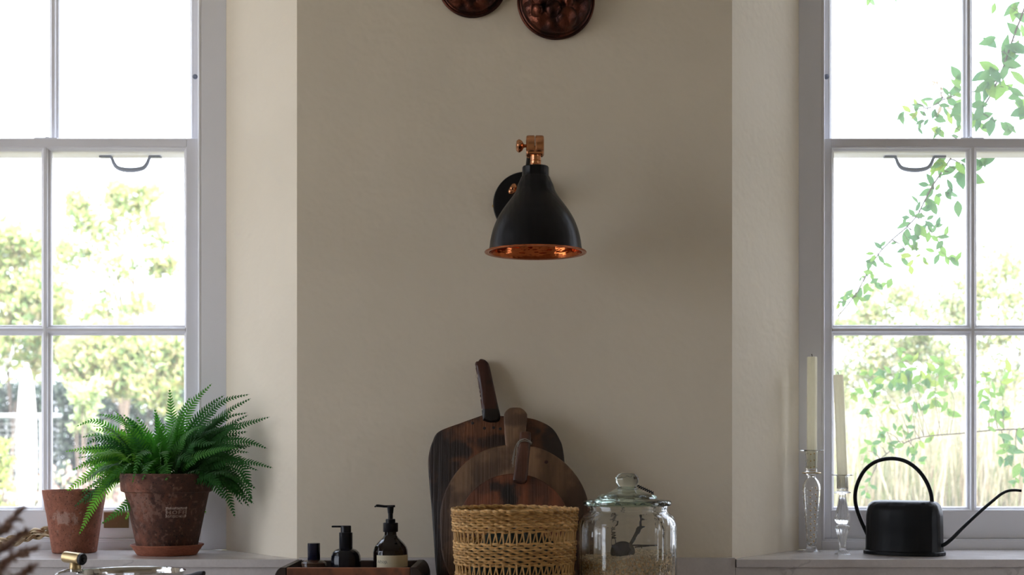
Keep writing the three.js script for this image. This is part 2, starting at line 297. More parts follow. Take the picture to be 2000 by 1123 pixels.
// ---------------------------------------------------------------- copper moulds at the top of the wall
function mould(px, py, rp, label, depth, k) {
  const z = 0.002, c = at(px, py, 0.02), r = M(rp, 0.02), root = thing('copper_mould', label, 'mould', undefined, [c.x, c.y, 0]);
  const nr = 60, na = 168, pos = [], uv = [], idx = [], fruits = [];
  for (let i = 0; i < 9; i++) { const a = i / 9 * 6.283 + k, q = i % 2 ? 0.62 : 0.36; fruits.push([q * Math.cos(a), q * Math.sin(a), 0.17 + 0.05 * (i % 3)]); }
  const height = (a, t) => {                                            // t = 0 middle .. 1 rim
    const x = t * Math.cos(a), y = t * Math.sin(a);
    let h = t > 0.93 ? 0.1 + 0.12 * Math.sin((1 - t) / 0.07 * Math.PI * 0.5) : 0.22 + 0.78 * Math.sqrt(Math.max(0, 1 - Math.pow(t / 0.95, 3.2)));
    if (t < 0.9) {
      h += 0.045 * Math.cos(a * 12 + k) * smooth(0.55, 0.85, t) * smooth(0.92, 0.86, t);
      for (const [fx, fy, fr] of fruits) { const d = Math.hypot(x - fx, y - fy) / fr; if (d < 1) h += 0.26 * Math.sqrt(1 - d * d); }
      h -= 0.06 * Math.pow(Math.abs(Math.sin(a * 2.5 + t * 7 + k)), 6) * smooth(0, 0.2, t) * smooth(0.85, 0.6, t);
    }
    return h * depth;
  };
  for (let i = 0; i <= nr; i++) for (let j = 0; j <= na; j++) { const t = i / nr, a = j / na * Math.PI * 2; pos.push(Math.cos(a) * r * t, Math.sin(a) * r * t, z + height(a, t)); uv.push(Math.cos(a) * t * 0.5, Math.sin(a) * t * 0.5); }
  for (let i = 0; i < nr; i++) for (let j = 0; j < na; j++) { const a = i * (na + 1) + j, b = a + na + 1; idx.push(a, b, a + 1, b, b + 1, a + 1); }
  const g = new THREE.BufferGeometry(); g.setAttribute('position', new THREE.Float32BufferAttribute(pos, 3)); g.setAttribute('uv', new THREE.Float32BufferAttribute(uv, 2)); g.setIndex(idx); g.computeVertexNormals();
  mk('bowl', g, oldCopper, root);
  mk('rim', new THREE.TorusGeometry(r, 0.0034, 10, 90).translate(0, 0, z + 0.004), oldCopper, root);
  mk('hanging_ring', new THREE.TorusGeometry(0.011, 0.0016, 8, 30).translate(0, r + 0.013, 0.006), oldCopper, root);
}
mould(922, -38, 66, 'smaller of two dark copper moulds hung high on the wall', 0.034, 0.4);
mould(1086, -2, 73, 'larger dark copper mould with embossed fruit hung lower on the wall', 0.042, 1.7);

// ---------------------------------------------------------------- wall lamp
{
  const zs = 0.17, c = at(1046, 493, zs), root = thing('wall_lamp', 'black dome wall lamp with copper knuckle and copper lined shade', 'lamp', undefined, [c.x, c.y, zs]);
  const outer = [[0.0905, 0.0], [0.0890, 0.004], [0.0877, 0.0098], [0.0862, 0.022], [0.0838, 0.0335], [0.0812, 0.043], [0.0780, 0.0517], [0.0742, 0.061], [0.0695, 0.070], [0.0638, 0.079], [0.0575, 0.0881], [0.0505, 0.0972], [0.0437, 0.1063], [0.0390, 0.1135], [0.0364, 0.1192], [0.0356, 0.1225], [0.0338, 0.1285], [0.0308, 0.1345], [0.0285, 0.1400], [0.0275, 0.1428], [0.0258, 0.1446], [0.0254, 0.150], [0.0253, 0.1612], [0.0242, 0.1630], [0.012, 0.1634]];
  const shell = [...outer, [0.010, 0.1634], [0.010, 0.1615], [0.0232, 0.1612], [0.0232, 0.145]];
  mk('lamp_shade', lathe(shell, 96, 0.5), blackMetal, root);
  const inner = outer.slice(0, 20).map(([r, y]) => [r - 0.0014, y]).reverse();
  const dimple = tex(512, 256, (u, v) => 0.6 * fbm(u, v, 26, 6, 3, 91) + 0.4 * fbm(u, v, 60, 30, 2, 92), false);
  const lining = mat({ color: rgb(0.5, 0.135, 0.045), metalness: 1, roughness: 0.14, bumpMap: dimple, bumpScale: 0.0012 });
  mk('shade_lining', [lathe(inner, 96, 0), lathe([[0.0888, -0.0005], [0.0905, -0.0005], [0.0945, -0.0018], [0.0967, -0.0012], [0.0972, 0.0002], [0.0964, 0.0016], [0.0945, 0.0016], [0.0908, 0.0012], [0.0888, 0.0012]], 96, 0.9)], lining, root).userData.label = 'polished copper lining and rolled rim';
  // lamp holder inside
  mk('lamp_holder', lathe([[0, 0.09], [0.012, 0.092], [0.0145, 0.1], [0.0145, 0.135], [0.017, 0.14], [0.017, 0.161], [0, 0.161]], 32), blackMetal, root);
  const up = at(1045, 285, zs), o = (p) => p.clone().sub(root.position), kn = o(up), hw = M(17, zs), kr = M(20.5, zs);
  mk('collar', lathe([[0.0098, 0.1634], [0.0118, 0.1640], [0.0122, 0.1665], [0.0106, 0.168], [0.0104, 0.173], [0.0110, 0.1735], [0.0110, 0.1745], [0.0103, 0.175], [0.0103, kn.y - 0.008], [0, kn.y - 0.008]], 40), copper, root);
  const half = (s) => turned([[0, 0], [kr - 0.0025, 0], [kr - 0.0008, 0.0006], [kr, 0.002], [kr, hw - 0.0035], [kr - 0.001, hw - 0.0012], [kr - 0.003, hw], [0, hw]], V(kn.x, kn.y, 0).addScaledVector(V(s, 0, 0), 0.0004), V(s, 0, 0), 48);
  mk('knuckle', [half(-1), half(1), box(kn.x - hw * 0.98, kn.x + hw * 0.98, kn.y - kr * 0.95, kn.y - kr * 0.1, -0.0145, 0.0145, 0.003)], copper, root);
  const fluted = (a, dir, s = 1) => {
    const g = lathe([[0.003, 0], [0.0032, 0.005], [0.0045, 0.007], [0.0085, 0.0095], [0.0108, 0.014], [0.0108, 0.0165], [0.0085, 0.020], [0, 0.0215]].map(([r, y]) => [r * s, y * s]), 48, 0), p = g.attributes.position;
    for (let i = 0; i < p.count; i++) { const an = Math.atan2(p.getX(i), p.getZ(i)), k = 1 + 0.16 * Math.cos(an * 4) * smooth(0.006 * s, 0.011 * s, p.getY(i)); p.setX(i, p.getX(i) * k); p.setZ(i, p.getZ(i) * k); }
    g.computeVertexNormals();
    return g.applyMatrix4(new THREE.Matrix4().makeRotationFromQuaternion(new THREE.Quaternion().setFromUnitVectors(V(0, 1, 0), dir))).translate(a.x, a.y, a.z);
  };
  mk('thumb_screw', fluted(V(kn.x - hw + 0.0015, kn.y, 0), V(-1, 0, 0)), copper, root);
  const bp = o(at(1026, 398, 0.008)), br = M(63, 0.01);
  mk('backplate', turned([[0, 0], [br, 0], [br, 0.007], [br - 0.0015, 0.0095], [br - 0.004, 0.0105], [0.02, 0.0115], [0, 0.0115]], V(bp.x, bp.y, -zs + 0.0002), V(0, 0, 1), 80), blackMetal, root);
  mk('fixing_screw', turned([[0, 0], [0.0026, 0], [0.0026, 0.0012], [0.0018, 0.0024], [0, 0.0026]], V(bp.x - br + 0.0004, bp.y - 0.004, -zs + 0.005), V(-1, 0, 0), 16), gilt, root);
  const jt = V(bp.x, bp.y + 0.018, -zs + 0.034);
  mk('swivel', [cyl(V(jt.x, jt.y, -zs + 0.01), V(jt.x, jt.y, jt.z), 0.009, 0.009, 28), cyl(V(jt.x - 0.014, jt.y, jt.z), V(jt.x + 0.014, jt.y, jt.z), 0.0125, 0.0125, 32)], copper, root);
  mk('thumb_screw', fluted(V(jt.x - 0.0135, jt.y, jt.z), V(-0.85, 0.5, 0).normalize(), 0.95), copper, root);
  mk('arm', [sweep([V(jt.x, jt.y, jt.z), V(mixN(jt.x, kn.x, 0.5) - 0.003, mixN(jt.y, kn.y, 0.55), mixN(jt.z, 0, 0.5)), V(kn.x - 0.008, kn.y - 0.004, -0.004)], 0.0062, 24, 16)], blackMetal, root);
  mk('arm_ferrule', cyl(V(kn.x - 0.009, kn.y - 0.014, -0.021), V(kn.x - 0.008, kn.y - 0.004, -0.008), 0.0085, 0.0085, 24), copper, root);
}

// ---------------------------------------------------------------- chopping boards leaning on the wall
function boardMap(w, h, s, base, dark, grainN, stains, amount, wear) {
  return tex(w, h, (u, v) => {
    const wob = 0.05 * (fbm(u, v, 3, 2, 3, s) - 0.5), g = fbm(u + wob, v, grainN, 2, 4, s + 1), rings = 0.5 + 0.5 * Math.sin((u + wob * 1.4) * grainN * 5 + 5 * fbm(u, v, 4, 1, 2, s + 2));
    const fine = fbm(u, v, grainN * 8, 14, 2, s + 3), dirt = smooth(0.42, 0.72, fbm(u, v, 7, 9, 5, s + 4)) * amount;
    let k = 0.62 + 0.3 * g + 0.14 * rings + 0.12 * (fine - 0.5), d = dirt;
    for (const [x, y, rx, ry, a] of stains) { const q = Math.hypot((u - x) / rx, (v - y) / ry) + 0.9 * (fbm(u, v, 18, 22, 4, s + 6) - 0.5); d = Math.max(d, a * smooth(1.1, 0.4, q)); }
    const pale = wear * smooth(0.5, 0.7, fbm(u, v, 5, 5, 4, s + 8));
    return [0, 1, 2].map((i) => mixN(mixN(base[i] * k, base[i] * 1.45 * k, pale), dark[i], clamp(d)));
  });
}
function leaning(zFoot, zTop, hTop) {                                   // a plane that leans against the wall: frame and pixel to plane coordinates
  const a = Math.atan2(zFoot - zTop, hTop - COUNTER), o = V(0, COUNTER, zFoot), v = V(0, Math.cos(a), -Math.sin(a)), n = V(0, Math.sin(a), Math.cos(a));
  return { a, o, n, to: ([px, py]) => { const p = onPlane(px, py, o, n).sub(o); return [p.x, p.dot(v)]; } };
}
function board(name, label, plane, outline, thick, m, ext) {
  const root = thing(name, label, 'board', undefined, [0, COUNTER + 0.0006, plane.o.z]);
  root.rotation.x = -plane.a;
  const g = (pts, t, fwd, bevel) => {
    const c = new THREE.SplineCurve(pts.map((p) => new THREE.Vector2(...p))), s = new THREE.Shape(c.getPoints(pts.length * 8));
    const e = extrude(s, t, bevel, 3).translate(0, 0, fwd - t), uv = e.attributes.uv, p = e.attributes.position;
    for (let i = 0; i < uv.count; i++) uv.setXY(i, (p.getX(i) - ext[0]) / (ext[1] - ext[0]), p.getY(i) / ext[2]);
    return toCreasedNormals(e, 0.7);
  };
  return { root, g };
}
{
  // large one at the back
  const P = leaning(0.118, 0.016, Y(705, 0)), w1 = [X(836, 0.06), X(1112, 0.06), 0.4];
  const body = [[942, 811], [900, 826], [857, 843], [844, 864], [838, 884], [836, 905], [838, 940], [842, 985], [846, 1040], [851, 1110], [860, 1165], [885, 1186], [980, 1188], [1075, 1186], [1104, 1165], [1110, 1090], [1108, 1000], [1106, 940], [1103, 905], [1100, 880], [1095, 862], [1081, 839], [1060, 825], [1030, 816], [976, 812], [960, 811]].map(P.to);
  const lo = Math.min(...body.map((p) => p[1])); for (const p of body) p[1] -= lo * smooth(0.12, 0, p[1]);
  const m1 = mat({ map: boardMap(512, 768, 101, [112, 68, 42], [30, 19, 16], 9, [[0.08, 0.75, 0.14, 0.3, 0.95], [0.92, 0.75, 0.16, 0.3, 0.9], [0.5, 0.83, 0.3, 0.05, 0.75], [0.05, 0.35, 0.1, 0.6, 0.9], [0.2, 0.8, 0.14, 0.06, 0.9]], 0.75, 0.35), roughness: 0.55, bumpMap: rep(brush, 2, 1), bumpScale: 0.0012 });
  const { root, g } = board('bread_board', 'largest chopping board, dark and scarred with a long blackened handle, leaning rearmost', P, body, 0.02, m1, w1);
  mk('blade', g([...body, body[0]], 0.019, 0, 0.003), m1, root);
  const hand = [[943, 822], [937, 770], [931, 730], [928, 713], [930, 707], [934, 706], [938, 702], [946, 703], [952, 708], [956, 715], [962, 742], [970, 780], [977, 818], [962, 826], [943, 822]].map(P.to);
  const mh = mat({ map: boardMap(256, 512, 131, [70, 34, 26], [16, 11, 13], 7, [[0.45, 0.98, 0.5, 0.3, 0.95]], 0.9, 0.1), roughness: 0.35, bumpMap: brush, bumpScale: 0.001 });
  mk('handle', g(hand, 0.026, 0.006, 0.006), mh, root).userData.label = 'long blackened handle with chipped pale paint';
  // chips of old pale paint along the handle's edge
  const chip = [], cp = (px, py, w, h) => { const [u, v] = P.to([px, py]); chip.push(new THREE.IcosahedronGeometry(1, 0).scale(M(w, 0) / 2, M(h, 0) / 2, 0.0009).rotateZ(rr(-0.3, 0.5)).translate(u, v, 0.0033)); };
  cp(931.5, 736, 7, 8); cp(934, 757, 2, 3); cp(938, 771, 2.5, 4); cp(939.5, 779, 3.5, 6); cp(929.5, 718, 2, 6); cp(942, 801, 2, 4); cp(936, 762, 2, 5);
  mk('paint_chip', chip, mat({ color: rgb(0.6, 0.53, 0.43), roughness: 0.8 }), root);
  const nails = [[923, 827], [946, 837], [964, 836], [977, 838], [958, 823]].map((p) => { const [u, v] = P.to(p); return turned([[0, 0], [0.003, 0], [0.0026, 0.0008], [0, 0.001]], V(u, v, 0), V(0, 0, 1), 12); });
  mk('nail_heads', nails, darkIron, root);
}
{
  // round one in the middle
  const P = leaning(0.165, 0.052, Y(796, 0.05)), pts = [];
  for (const p of [[987, 869], [985, 840], [984, 815], [986, 806], [995, 797], [1007, 795.5], [1018, 797], [1028, 806], [1029.5, 815], [1027, 840], [1025, 869]]) pts.push(p);
  for (let a = 74; a > -8; a -= 8) pts.push([1006 + 147 * Math.cos(a * Math.PI / 180), 1014 - 147 * Math.sin(a * Math.PI / 180)]);
  for (let a = 0; a >= -180; a -= 12) pts.push([1006 + 146 * Math.cos(a * Math.PI / 180), 1052 - 146 * Math.sin(a * Math.PI / 180)]);
  for (let a = 186; a > 100; a -= 8) pts.push([1006 + 147 * Math.cos(a * Math.PI / 180), 1014 - 147 * Math.sin(a * Math.PI / 180)]);
  const o = pts.map(P.to), lo = Math.min(...o.map((p) => p[1])); for (const p of o) p[1] -= lo * smooth(0.12, 0, p[1]);
  const m = mat({ map: boardMap(512, 768, 151, [140, 106, 78], [52, 35, 26], 8, [[0.03, 0.55, 0.07, 0.5, 0.75], [0.93, 0.5, 0.12, 0.4, 0.6], [0.5, 0.97, 0.3, 0.05, 0.5]], 0.5, 0.25), roughness: 0.6, bumpMap: rep(brush, 2, 1), bumpScale: 0.001 });
  const { root, g } = board('bread_board', 'round worn brown chopping board with a short wide handle, second from the wall', P, o, 0.02, m, [X(858, 0.1), X(1154, 0.1), 0.4]);
  mk('blade', g([...o, o[0]], 0.018, 0, 0.003), m, root);
  const [u, v] = P.to([1067, 903]);
  mk('knot', turned([[0, 0], [0.0036, 0], [0.003, 0.0006], [0, 0.0007]], V(u, v, 0), V(0, 0, 1), 14), mat({ color: rgb(0.05, 0.012, 0.01), roughness: 0.7 }), root);
}
{
  // small one in front, string round its handle
  const P = leaning(0.2, 0.105, Y(846, 0.1)), pts = [];
  for (let a = 96; a >= 0; a -= 8) pts.push([1004 + 112 * Math.cos(a * Math.PI / 180), 1037 - 112 * Math.sin(a * Math.PI / 180)]);
  for (let a = 0; a >= -180; a -= 12) pts.push([1004 + 112 * Math.cos(a * Math.PI / 180), 1092 - 108 * Math.sin(a * Math.PI / 180)]);
  for (let a = 180; a > 100; a -= 8) pts.push([1004 + 112 * Math.cos(a * Math.PI / 180), 1037 - 112 * Math.sin(a * Math.PI / 180)]);
  const o = pts.map(P.to), lo = Math.min(...o.map((p) => p[1])); for (const p of o) p[1] -= lo * smooth(0.12, 0, p[1]);
  const m = mat({ map: boardMap(512, 768, 171, [128, 72, 45], [24, 15, 14], 10, [[0.45, 0.71, 0.1, 0.1, 1], [0.36, 0.76, 0.1, 0.04, 0.8]], 0.35, 0.2), roughness: 0.55, bumpMap: rep(brush, 2, 1), bumpScale: 0.001 });
  const { root, g } = board('bread_board', 'smallest reddish chopping board with a stained face and string on its handle', P, o, 0.02, m, [X(890, 0.14), X(1118, 0.14), 0.33]);
  mk('blade', g([...o, o[0]], 0.016, 0, 0.002), m, root);
  const hand = [[1004, 925], [1008, 900], [1013, 871], [1016, 850], [1018, 846], [1027, 845], [1035, 846.5], [1037, 851], [1036, 868], [1033, 900], [1030, 930], [1027, 943], [1016, 946], [1003, 940], [1004, 925]].map(P.to);
  const mh = mat({ map: boardMap(256, 512, 181, [96, 58, 42], [30, 17, 14], 6, [], 0.4, 0.2), roughness: 0.45, bumpMap: brush, bumpScale: 0.001 });
  mk('handle', g(hand, 0.024, 0.01, 0.004), mh, root);
  const st = [], q = (px, py, f) => { const [u, v] = P.to([px, py]); return V(u, v, f); };
  st.push(sweep([q(1013, 868, 0.004), q(1015, 864, 0.0115), q(1025, 861, 0.012), q(1036, 866, 0.0115), q(1038, 866, 0.002), q(1026, 866, -0.016), q(1012, 868, -0.01)], 0.0008, 50, 6, true));
  st.push(sweep([q(1013, 871, 0.004), q(1016, 867, 0.0115), q(1026, 865, 0.012), q(1036, 868, 0.0115), q(1038, 868, 0.002), q(1026, 868, -0.016), q(1012, 870, -0.01)], 0.0008, 50, 6, true));
  for (let i = 0; i < 7; i++) { const e = rr(-4, 6); st.push(sweep([q(1022 + rr(-2, 2), 862, 0.0125), q(1014 + rr(-2, 2), 866, 0.013), q(1008 + e * 0.5, 874 + rr(-2, 2), 0.008), q(1005 + e, 890 + rr(-3, 3), 0.003), q(1002 + e, 898 + rr(-6, 16), 0.002)], 0.00045, 24, 5)); }
  mk('string', st, mat({ color: rgb(0.36, 0.33, 0.28), roughness: 0.9 }), root).userData.label = 'frayed grey string';
}

// ---------------------------------------------------------------- woven basket
{
  const z = 0.33, c = at(1005.5, 994, z), root = thing('woven_basket', 'round woven straw basket with two openwork bands in front of the boards', 'basket', undefined, [c.x, COUNTER + 0.001, z]);
  const H = c.y - COUNTER - 0.001, R0 = M(106, z), R1 = M(121, z), yOf = (py) => Y(py, z) - COUNTER - 0.001, rad = (y) => mixN(R0, R1, Math.pow(clamp(y / H), 0.8));
  const N = 58, rush = (i) => mat({ map: strawMap, color: [rgb(0.86, 0.8, 0.7), rgb(0.98, 0.95, 0.9), rgb(0.74, 0.66, 0.54)][i % 3], roughness: 0.62, specularIntensity: 0.8 });
  const strawMap = tex(256, 256, (u, v) => { const k = 0.72 + 0.55 * (fbm(u, v, 40, 9, 4, 201) - 0.3); return [250 * k, 202 * k, 134 * k]; });
  const M3 = [0, 1, 2].map(rush);
  const row = (y, k, r = 0.0027, rim = 0) => {
    const seg = N * 4, pts = [], R = rad(y);
    const pos = [], uv = [], idx = [], nr = 6;
    for (let i = 0; i <= seg; i++) {
      const a = i / seg * Math.PI * 2, w = Math.sin(a * N / 2 + (k % 2) * Math.PI), rr0 = R + 0.0017 * w + 0.0007 * Math.sin(a * 3 + k * 2.1), yy = y + 0.0009 * Math.cos(a * N / 2 + (k % 2) * Math.PI) + 0.0011 * Math.sin(a * 2 + 0.7) + 0.0008 * (hash(i, k, 5) - 0.5);
      const q = r * (0.8 + 0.3 * Math.max(0, w) + 0.22 * (hash(i >> 1, k, 7) - 0.5));
      for (let j = 0; j <= nr; j++) { const b = j / nr * Math.PI * 2, o = rr0 + Math.cos(b) * q * 0.75; pos.push(Math.sin(a) * o, yy + Math.sin(b) * q, Math.cos(a) * o); uv.push(j / nr * 0.2 + k * 0.13, i / seg * 9 + k * 0.37); }
    }
    for (let i = 0; i < seg; i++) for (let j = 0; j < nr; j++) { const a = i * (nr + 1) + j, b = a + nr + 1; idx.push(a, b, a + 1, b, b + 1, a + 1); }
    const g = new THREE.BufferGeometry(); g.setAttribute('position', new THREE.Float32BufferAttribute(pos, 3)); g.setAttribute('uv', new THREE.Float32BufferAttribute(uv, 2)); g.setIndex(idx); g.computeVertexNormals();
    return g;
  };
  const bands = [[yOf(1033), yOf(995)], [yOf(1097), yOf(1056.5)], [0.004, yOf(1117)]];
  let k = 0;
  for (const [a, b] of bands) {
    const n = Math.round((b - a) / 0.00455), lists = [[], [], []], band = [];
    for (let i = 0; i <= n; i++) { lists[Math.floor(hash(i, k, 77) * 3)].push(row(mixN(a, b, i / n), k++)); }
    const full = [0, 1, 2].filter((q) => lists[q].length), main = mk('woven_band', lists[full[0]], M3[full[0]], root);
    for (const q of full.slice(1)) mk('straw_rows', lists[q], M3[q], main);
  }
  mk('rim', [row(H - 0.001, 1, 0.0031), row(H + 0.0005, 2, 0.0028)], M3[1], root);
  const pole = (a, y) => V(Math.sin(a) * rad(y), y, Math.cos(a) * rad(y));
  for (const [y0, y1] of [[yOf(1057.5), yOf(1032)], [yOf(1118), yOf(1096)]]) {
    const g = [];
    for (let i = 0; i < N; i++) {
      const a = i / N * Math.PI * 2, s = Math.PI * 2 / N, j = (hash(i, 3, 9) - 0.5) * 0.25;
      g.push(sweep([pole(a + s * (0.3 + j), y1 + 0.003), pole(a + s * 0.42, (y0 + y1) / 2), pole(a + s * (0.55 - j), y0 - 0.003)], 0.0015, 6, 6));
      g.push(sweep([pole(a + s * 0.3, y1 + 0.002), pole(a + s * 0.05, mixN(y0, y1, 0.5)), pole(a - s * 0.35, y0 - 0.002)].map((p) => p.multiply(V(0.985, 1, 0.985))), 0.0011, 6, 5));
    }
    mk('openwork_band', g, M3[1], root);
  }
  mk('bottom', boxUV(new THREE.CylinderGeometry(R0 - 0.001, R0 - 0.001, 0.004, 48).translate(0, 0.003, 0)), M3[0], root);
  const cl = new THREE.SphereGeometry(1, 40, 24), p = cl.attributes.position;
  for (let i = 0; i < p.count; i++) { const x = p.getX(i), y = p.getY(i), zz = p.getZ(i), q = 1 + 0.16 * Math.sin(x * 5 + zz * 7) * Math.cos(y * 6 + x * 3) + 0.08 * Math.sin(zz * 17 + y * 9); p.setXYZ(i, x * 0.078 * q, Math.max(y, -0.9) * 0.078 * q, zz * 0.078 * q); }
  cl.computeVertexNormals();
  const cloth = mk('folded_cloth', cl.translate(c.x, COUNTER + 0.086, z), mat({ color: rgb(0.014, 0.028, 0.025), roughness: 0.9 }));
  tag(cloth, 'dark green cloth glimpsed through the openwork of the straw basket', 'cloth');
}

// ---------------------------------------------------------------- glass jar of oats
{
  const z = 0.3, c = at(1225, 1020, z), base = COUNTER + 0.0006, root = thing('glass_jar', 'large clear glass storage jar with domed lid beside the basket', 'jar', undefined, [c.x, base, z]);
  const y = (py) => Y(py, z) - base, r = (n) => M(n, z), w = 0.0036;
  const outer = [[0, 0.0], [r(84), 0.0], [r(92), 0.003], [r(96), 0.010], [r(97), 0.022], [r(97), y(1032)], [r(96.4), y(1022)], [r(94), y(1013.5)], [r(89), y(1007)], [r(82.5), y(1002)], [r(79), y(998)], [r(78.2), y(994)], [r(79.2), y(990)], [r(79.5), y(987.5)]];
  const inner = [[r(79.5) - 0.005, y(987.5)], [r(79) - 0.005, y(995)], [r(81.5) - w, y(1003)], [r(88.5) - w, y(1009)], [r(93) - w, y(1015)], [r(97) - w, y(1030)], [r(97) - w, 0.024], [r(94) - w, 0.012], [r(80), 0.008], [0, 0.0075]];
  mk('body', lathe([...outer, ...inner], 120, 0.9), clearGlass, root);
  const lid = thing('jar_lid', 'domed clear glass lid with round knob resting on the oats jar', 'lid', undefined, [c.x, base, z]);
  const L = y(987.5) + 0.0008;
  mk('cover', lathe([[0, L], [r(70), L], [r(76), L], [r(85.5), L + 0.0002], [r(87), L + 0.003], [r(86.4), L + 0.0062], [r(84), L + 0.0085], [r(76), L + 0.0102], [r(64), L + 0.0112], [r(59.5), L + 0.0125], [r(57.5), L + 0.0155], [r(55), L + 0.0178], [r(44), L + 0.0212], [r(32), L + 0.0248], [r(27.5), L + 0.0272], [r(24), L + 0.0285], [r(20), L + 0.031], [r(19), L + 0.034], [r(20.5), L + 0.037], [r(23), L + 0.0415], [r(23.4), L + 0.0465], [r(22), L + 0.0515], [r(17.5), L + 0.0565], [r(10), L + 0.0595], [0, L + 0.0605],
    [0, L + 0.0545], [r(9), L + 0.0538], [r(15), L + 0.051], [r(18), L + 0.0462], [r(17.6), L + 0.0415], [r(13), L + 0.0375], [0, L + 0.036], [0, L + 0.0225], [r(30), L + 0.0195], [r(50), L + 0.0135], [r(56), L + 0.009], [r(60), L + 0.0055], [r(68), L + 0.003], [0, L + 0.002]].slice(0, 25).concat([[0, L + 0.0605]]), 96, 0.7), clearGlass, lid);
  // oats: a mound of flakes
  const top = (x, zz) => y(1081) + 0.008 * (x / 0.08) - zz * 0.05 + 0.0025 * Math.sin(x * 60 + 1) + 0.002 * Math.cos(zz * 75 + x * 40) + 0.004 * Math.exp(-((x + 0.03) ** 2 + (zz - 0.02) ** 2) / 0.0015);
  const R = r(97) - w - 0.0028, oatMap = tex(512, 512, (u, v) => { const k = 0.62 + 0.75 * fbm(u, v, 60, 60, 3, 221); return [225 * k, 190 * k, 140 * k]; });
  const pos = [], uv = [], idx = [], nr = 26, na = 72;
  for (let i = 0; i <= nr; i++) for (let j = 0; j <= na; j++) { const q = R * i / nr, a = j / na * 6.28319, x = Math.sin(a) * q, zz = Math.cos(a) * q; pos.push(x, top(x, zz) - 0.0015, zz); uv.push(x * 5, zz * 5); }
  for (let i = 1; i <= 8; i++) for (let j = 0; j <= na; j++) { const a = j / na * 6.28319, x = Math.sin(a) * R, zz = Math.cos(a) * R; pos.push(x, mixN(top(x, zz) - 0.0015, 0.014, i / 8), zz); uv.push(a * 0.5, i * 0.08); }
  for (let i = 0; i < nr + 8; i++) for (let j = 0; j < na; j++) { const a = i * (na + 1) + j, b = a + na + 1; idx.push(a, b, a + 1, b, b + 1, a + 1); }
  const heap = new THREE.BufferGeometry(); heap.setAttribute('position', new THREE.Float32BufferAttribute(pos, 3)); heap.setAttribute('uv', new THREE.Float32BufferAttribute(uv, 2)); heap.setIndex(idx); heap.computeVertexNormals();
  const oats = thing('oats', 'pale rolled oats heaped inside the glass jar', 'oats', undefined, [c.x, base, z]); oats.userData.kind = 'stuff';
  mk('oat_heap', heap, mat({ map: oatMap, roughness: 0.9 }), oats).userData.kind = 'stuff';
  const fl = new THREE.SphereGeometry(0.0027, 7, 5).scale(1, 0.3, 0.78), n = 7600, im = new THREE.InstancedMesh(fl, mat({ color: 0xffffff, roughness: 0.85 }), n), d = new THREE.Object3D(), col = new THREE.Color();
  for (let i = 0; i < n; i++) {
    const a = rr(0, 6.28319), side = i > 3200, q = side ? R : R * Math.sqrt(rnd()) * 0.97, x = Math.sin(a) * q, zz = Math.cos(a) * q, t = top(x, zz);
    d.position.set(x * (side ? 0.993 : 1), side ? mixN(0.02, t, Math.sqrt(rnd())) : t - rr(0, 0.002), zz * (side ? 0.993 : 1)); d.rotation.set(rr(-1, 1), rr(0, 6), rr(-1, 1));
    if (side) d.rotation.set(Math.PI / 2 + rr(-0.25, 0.25), 0, a + rr(-0.3, 0.3)), d.rotation.order = 'YXZ', d.rotation.set(Math.PI / 2 + rr(-0.3, 0.3), a + rr(-0.2, 0.2), rr(0, 6));
    d.scale.setScalar(rr(0.65, 1.15)); d.updateMatrix(); im.setMatrixAt(i, d.matrix);
    const k = rr(0.6, 1.0); im.setColorAt(i, col.setRGB(1.0 * k, 0.83 * k, 0.58 * k));
  }
  im.name = 'oat_flakes'; im.userData.kind = 'stuff'; oats.add(im);
  // scoop half buried in the oats
  const sc = thing('scoop', 'dark round scoop standing in the oats inside the glass jar', 'scoop', undefined, [c.x, base, z]);
  const q = (px, py, zz) => at(px, py, z + zz).sub(V(c.x, base, z)), b = q(1216, 1076, 0.025), br = r(24);
  const bowl = lathe([[0, -br * 0.62], [br * 0.5, -br * 0.55], [br * 0.85, -br * 0.3], [br, 0], [br * 0.95, 0.0005], [br * 0.8, -br * 0.28], [br * 0.46, -br * 0.5], [0, -br * 0.56]], 48).rotateX(-1.12).translate(b.x, b.y, b.z);
  mk('bowl', bowl, navyGloss, sc);
  mk('handle', sweep([q(1229, 1064, 0.02), q(1238, 1048, 0.0), q(1247, 1030, -0.02), q(1256, 1015, -0.038)], (t) => 0.0032 + 0.0016 * t, 24, 12, false, 0.45), navyGloss, sc);
}
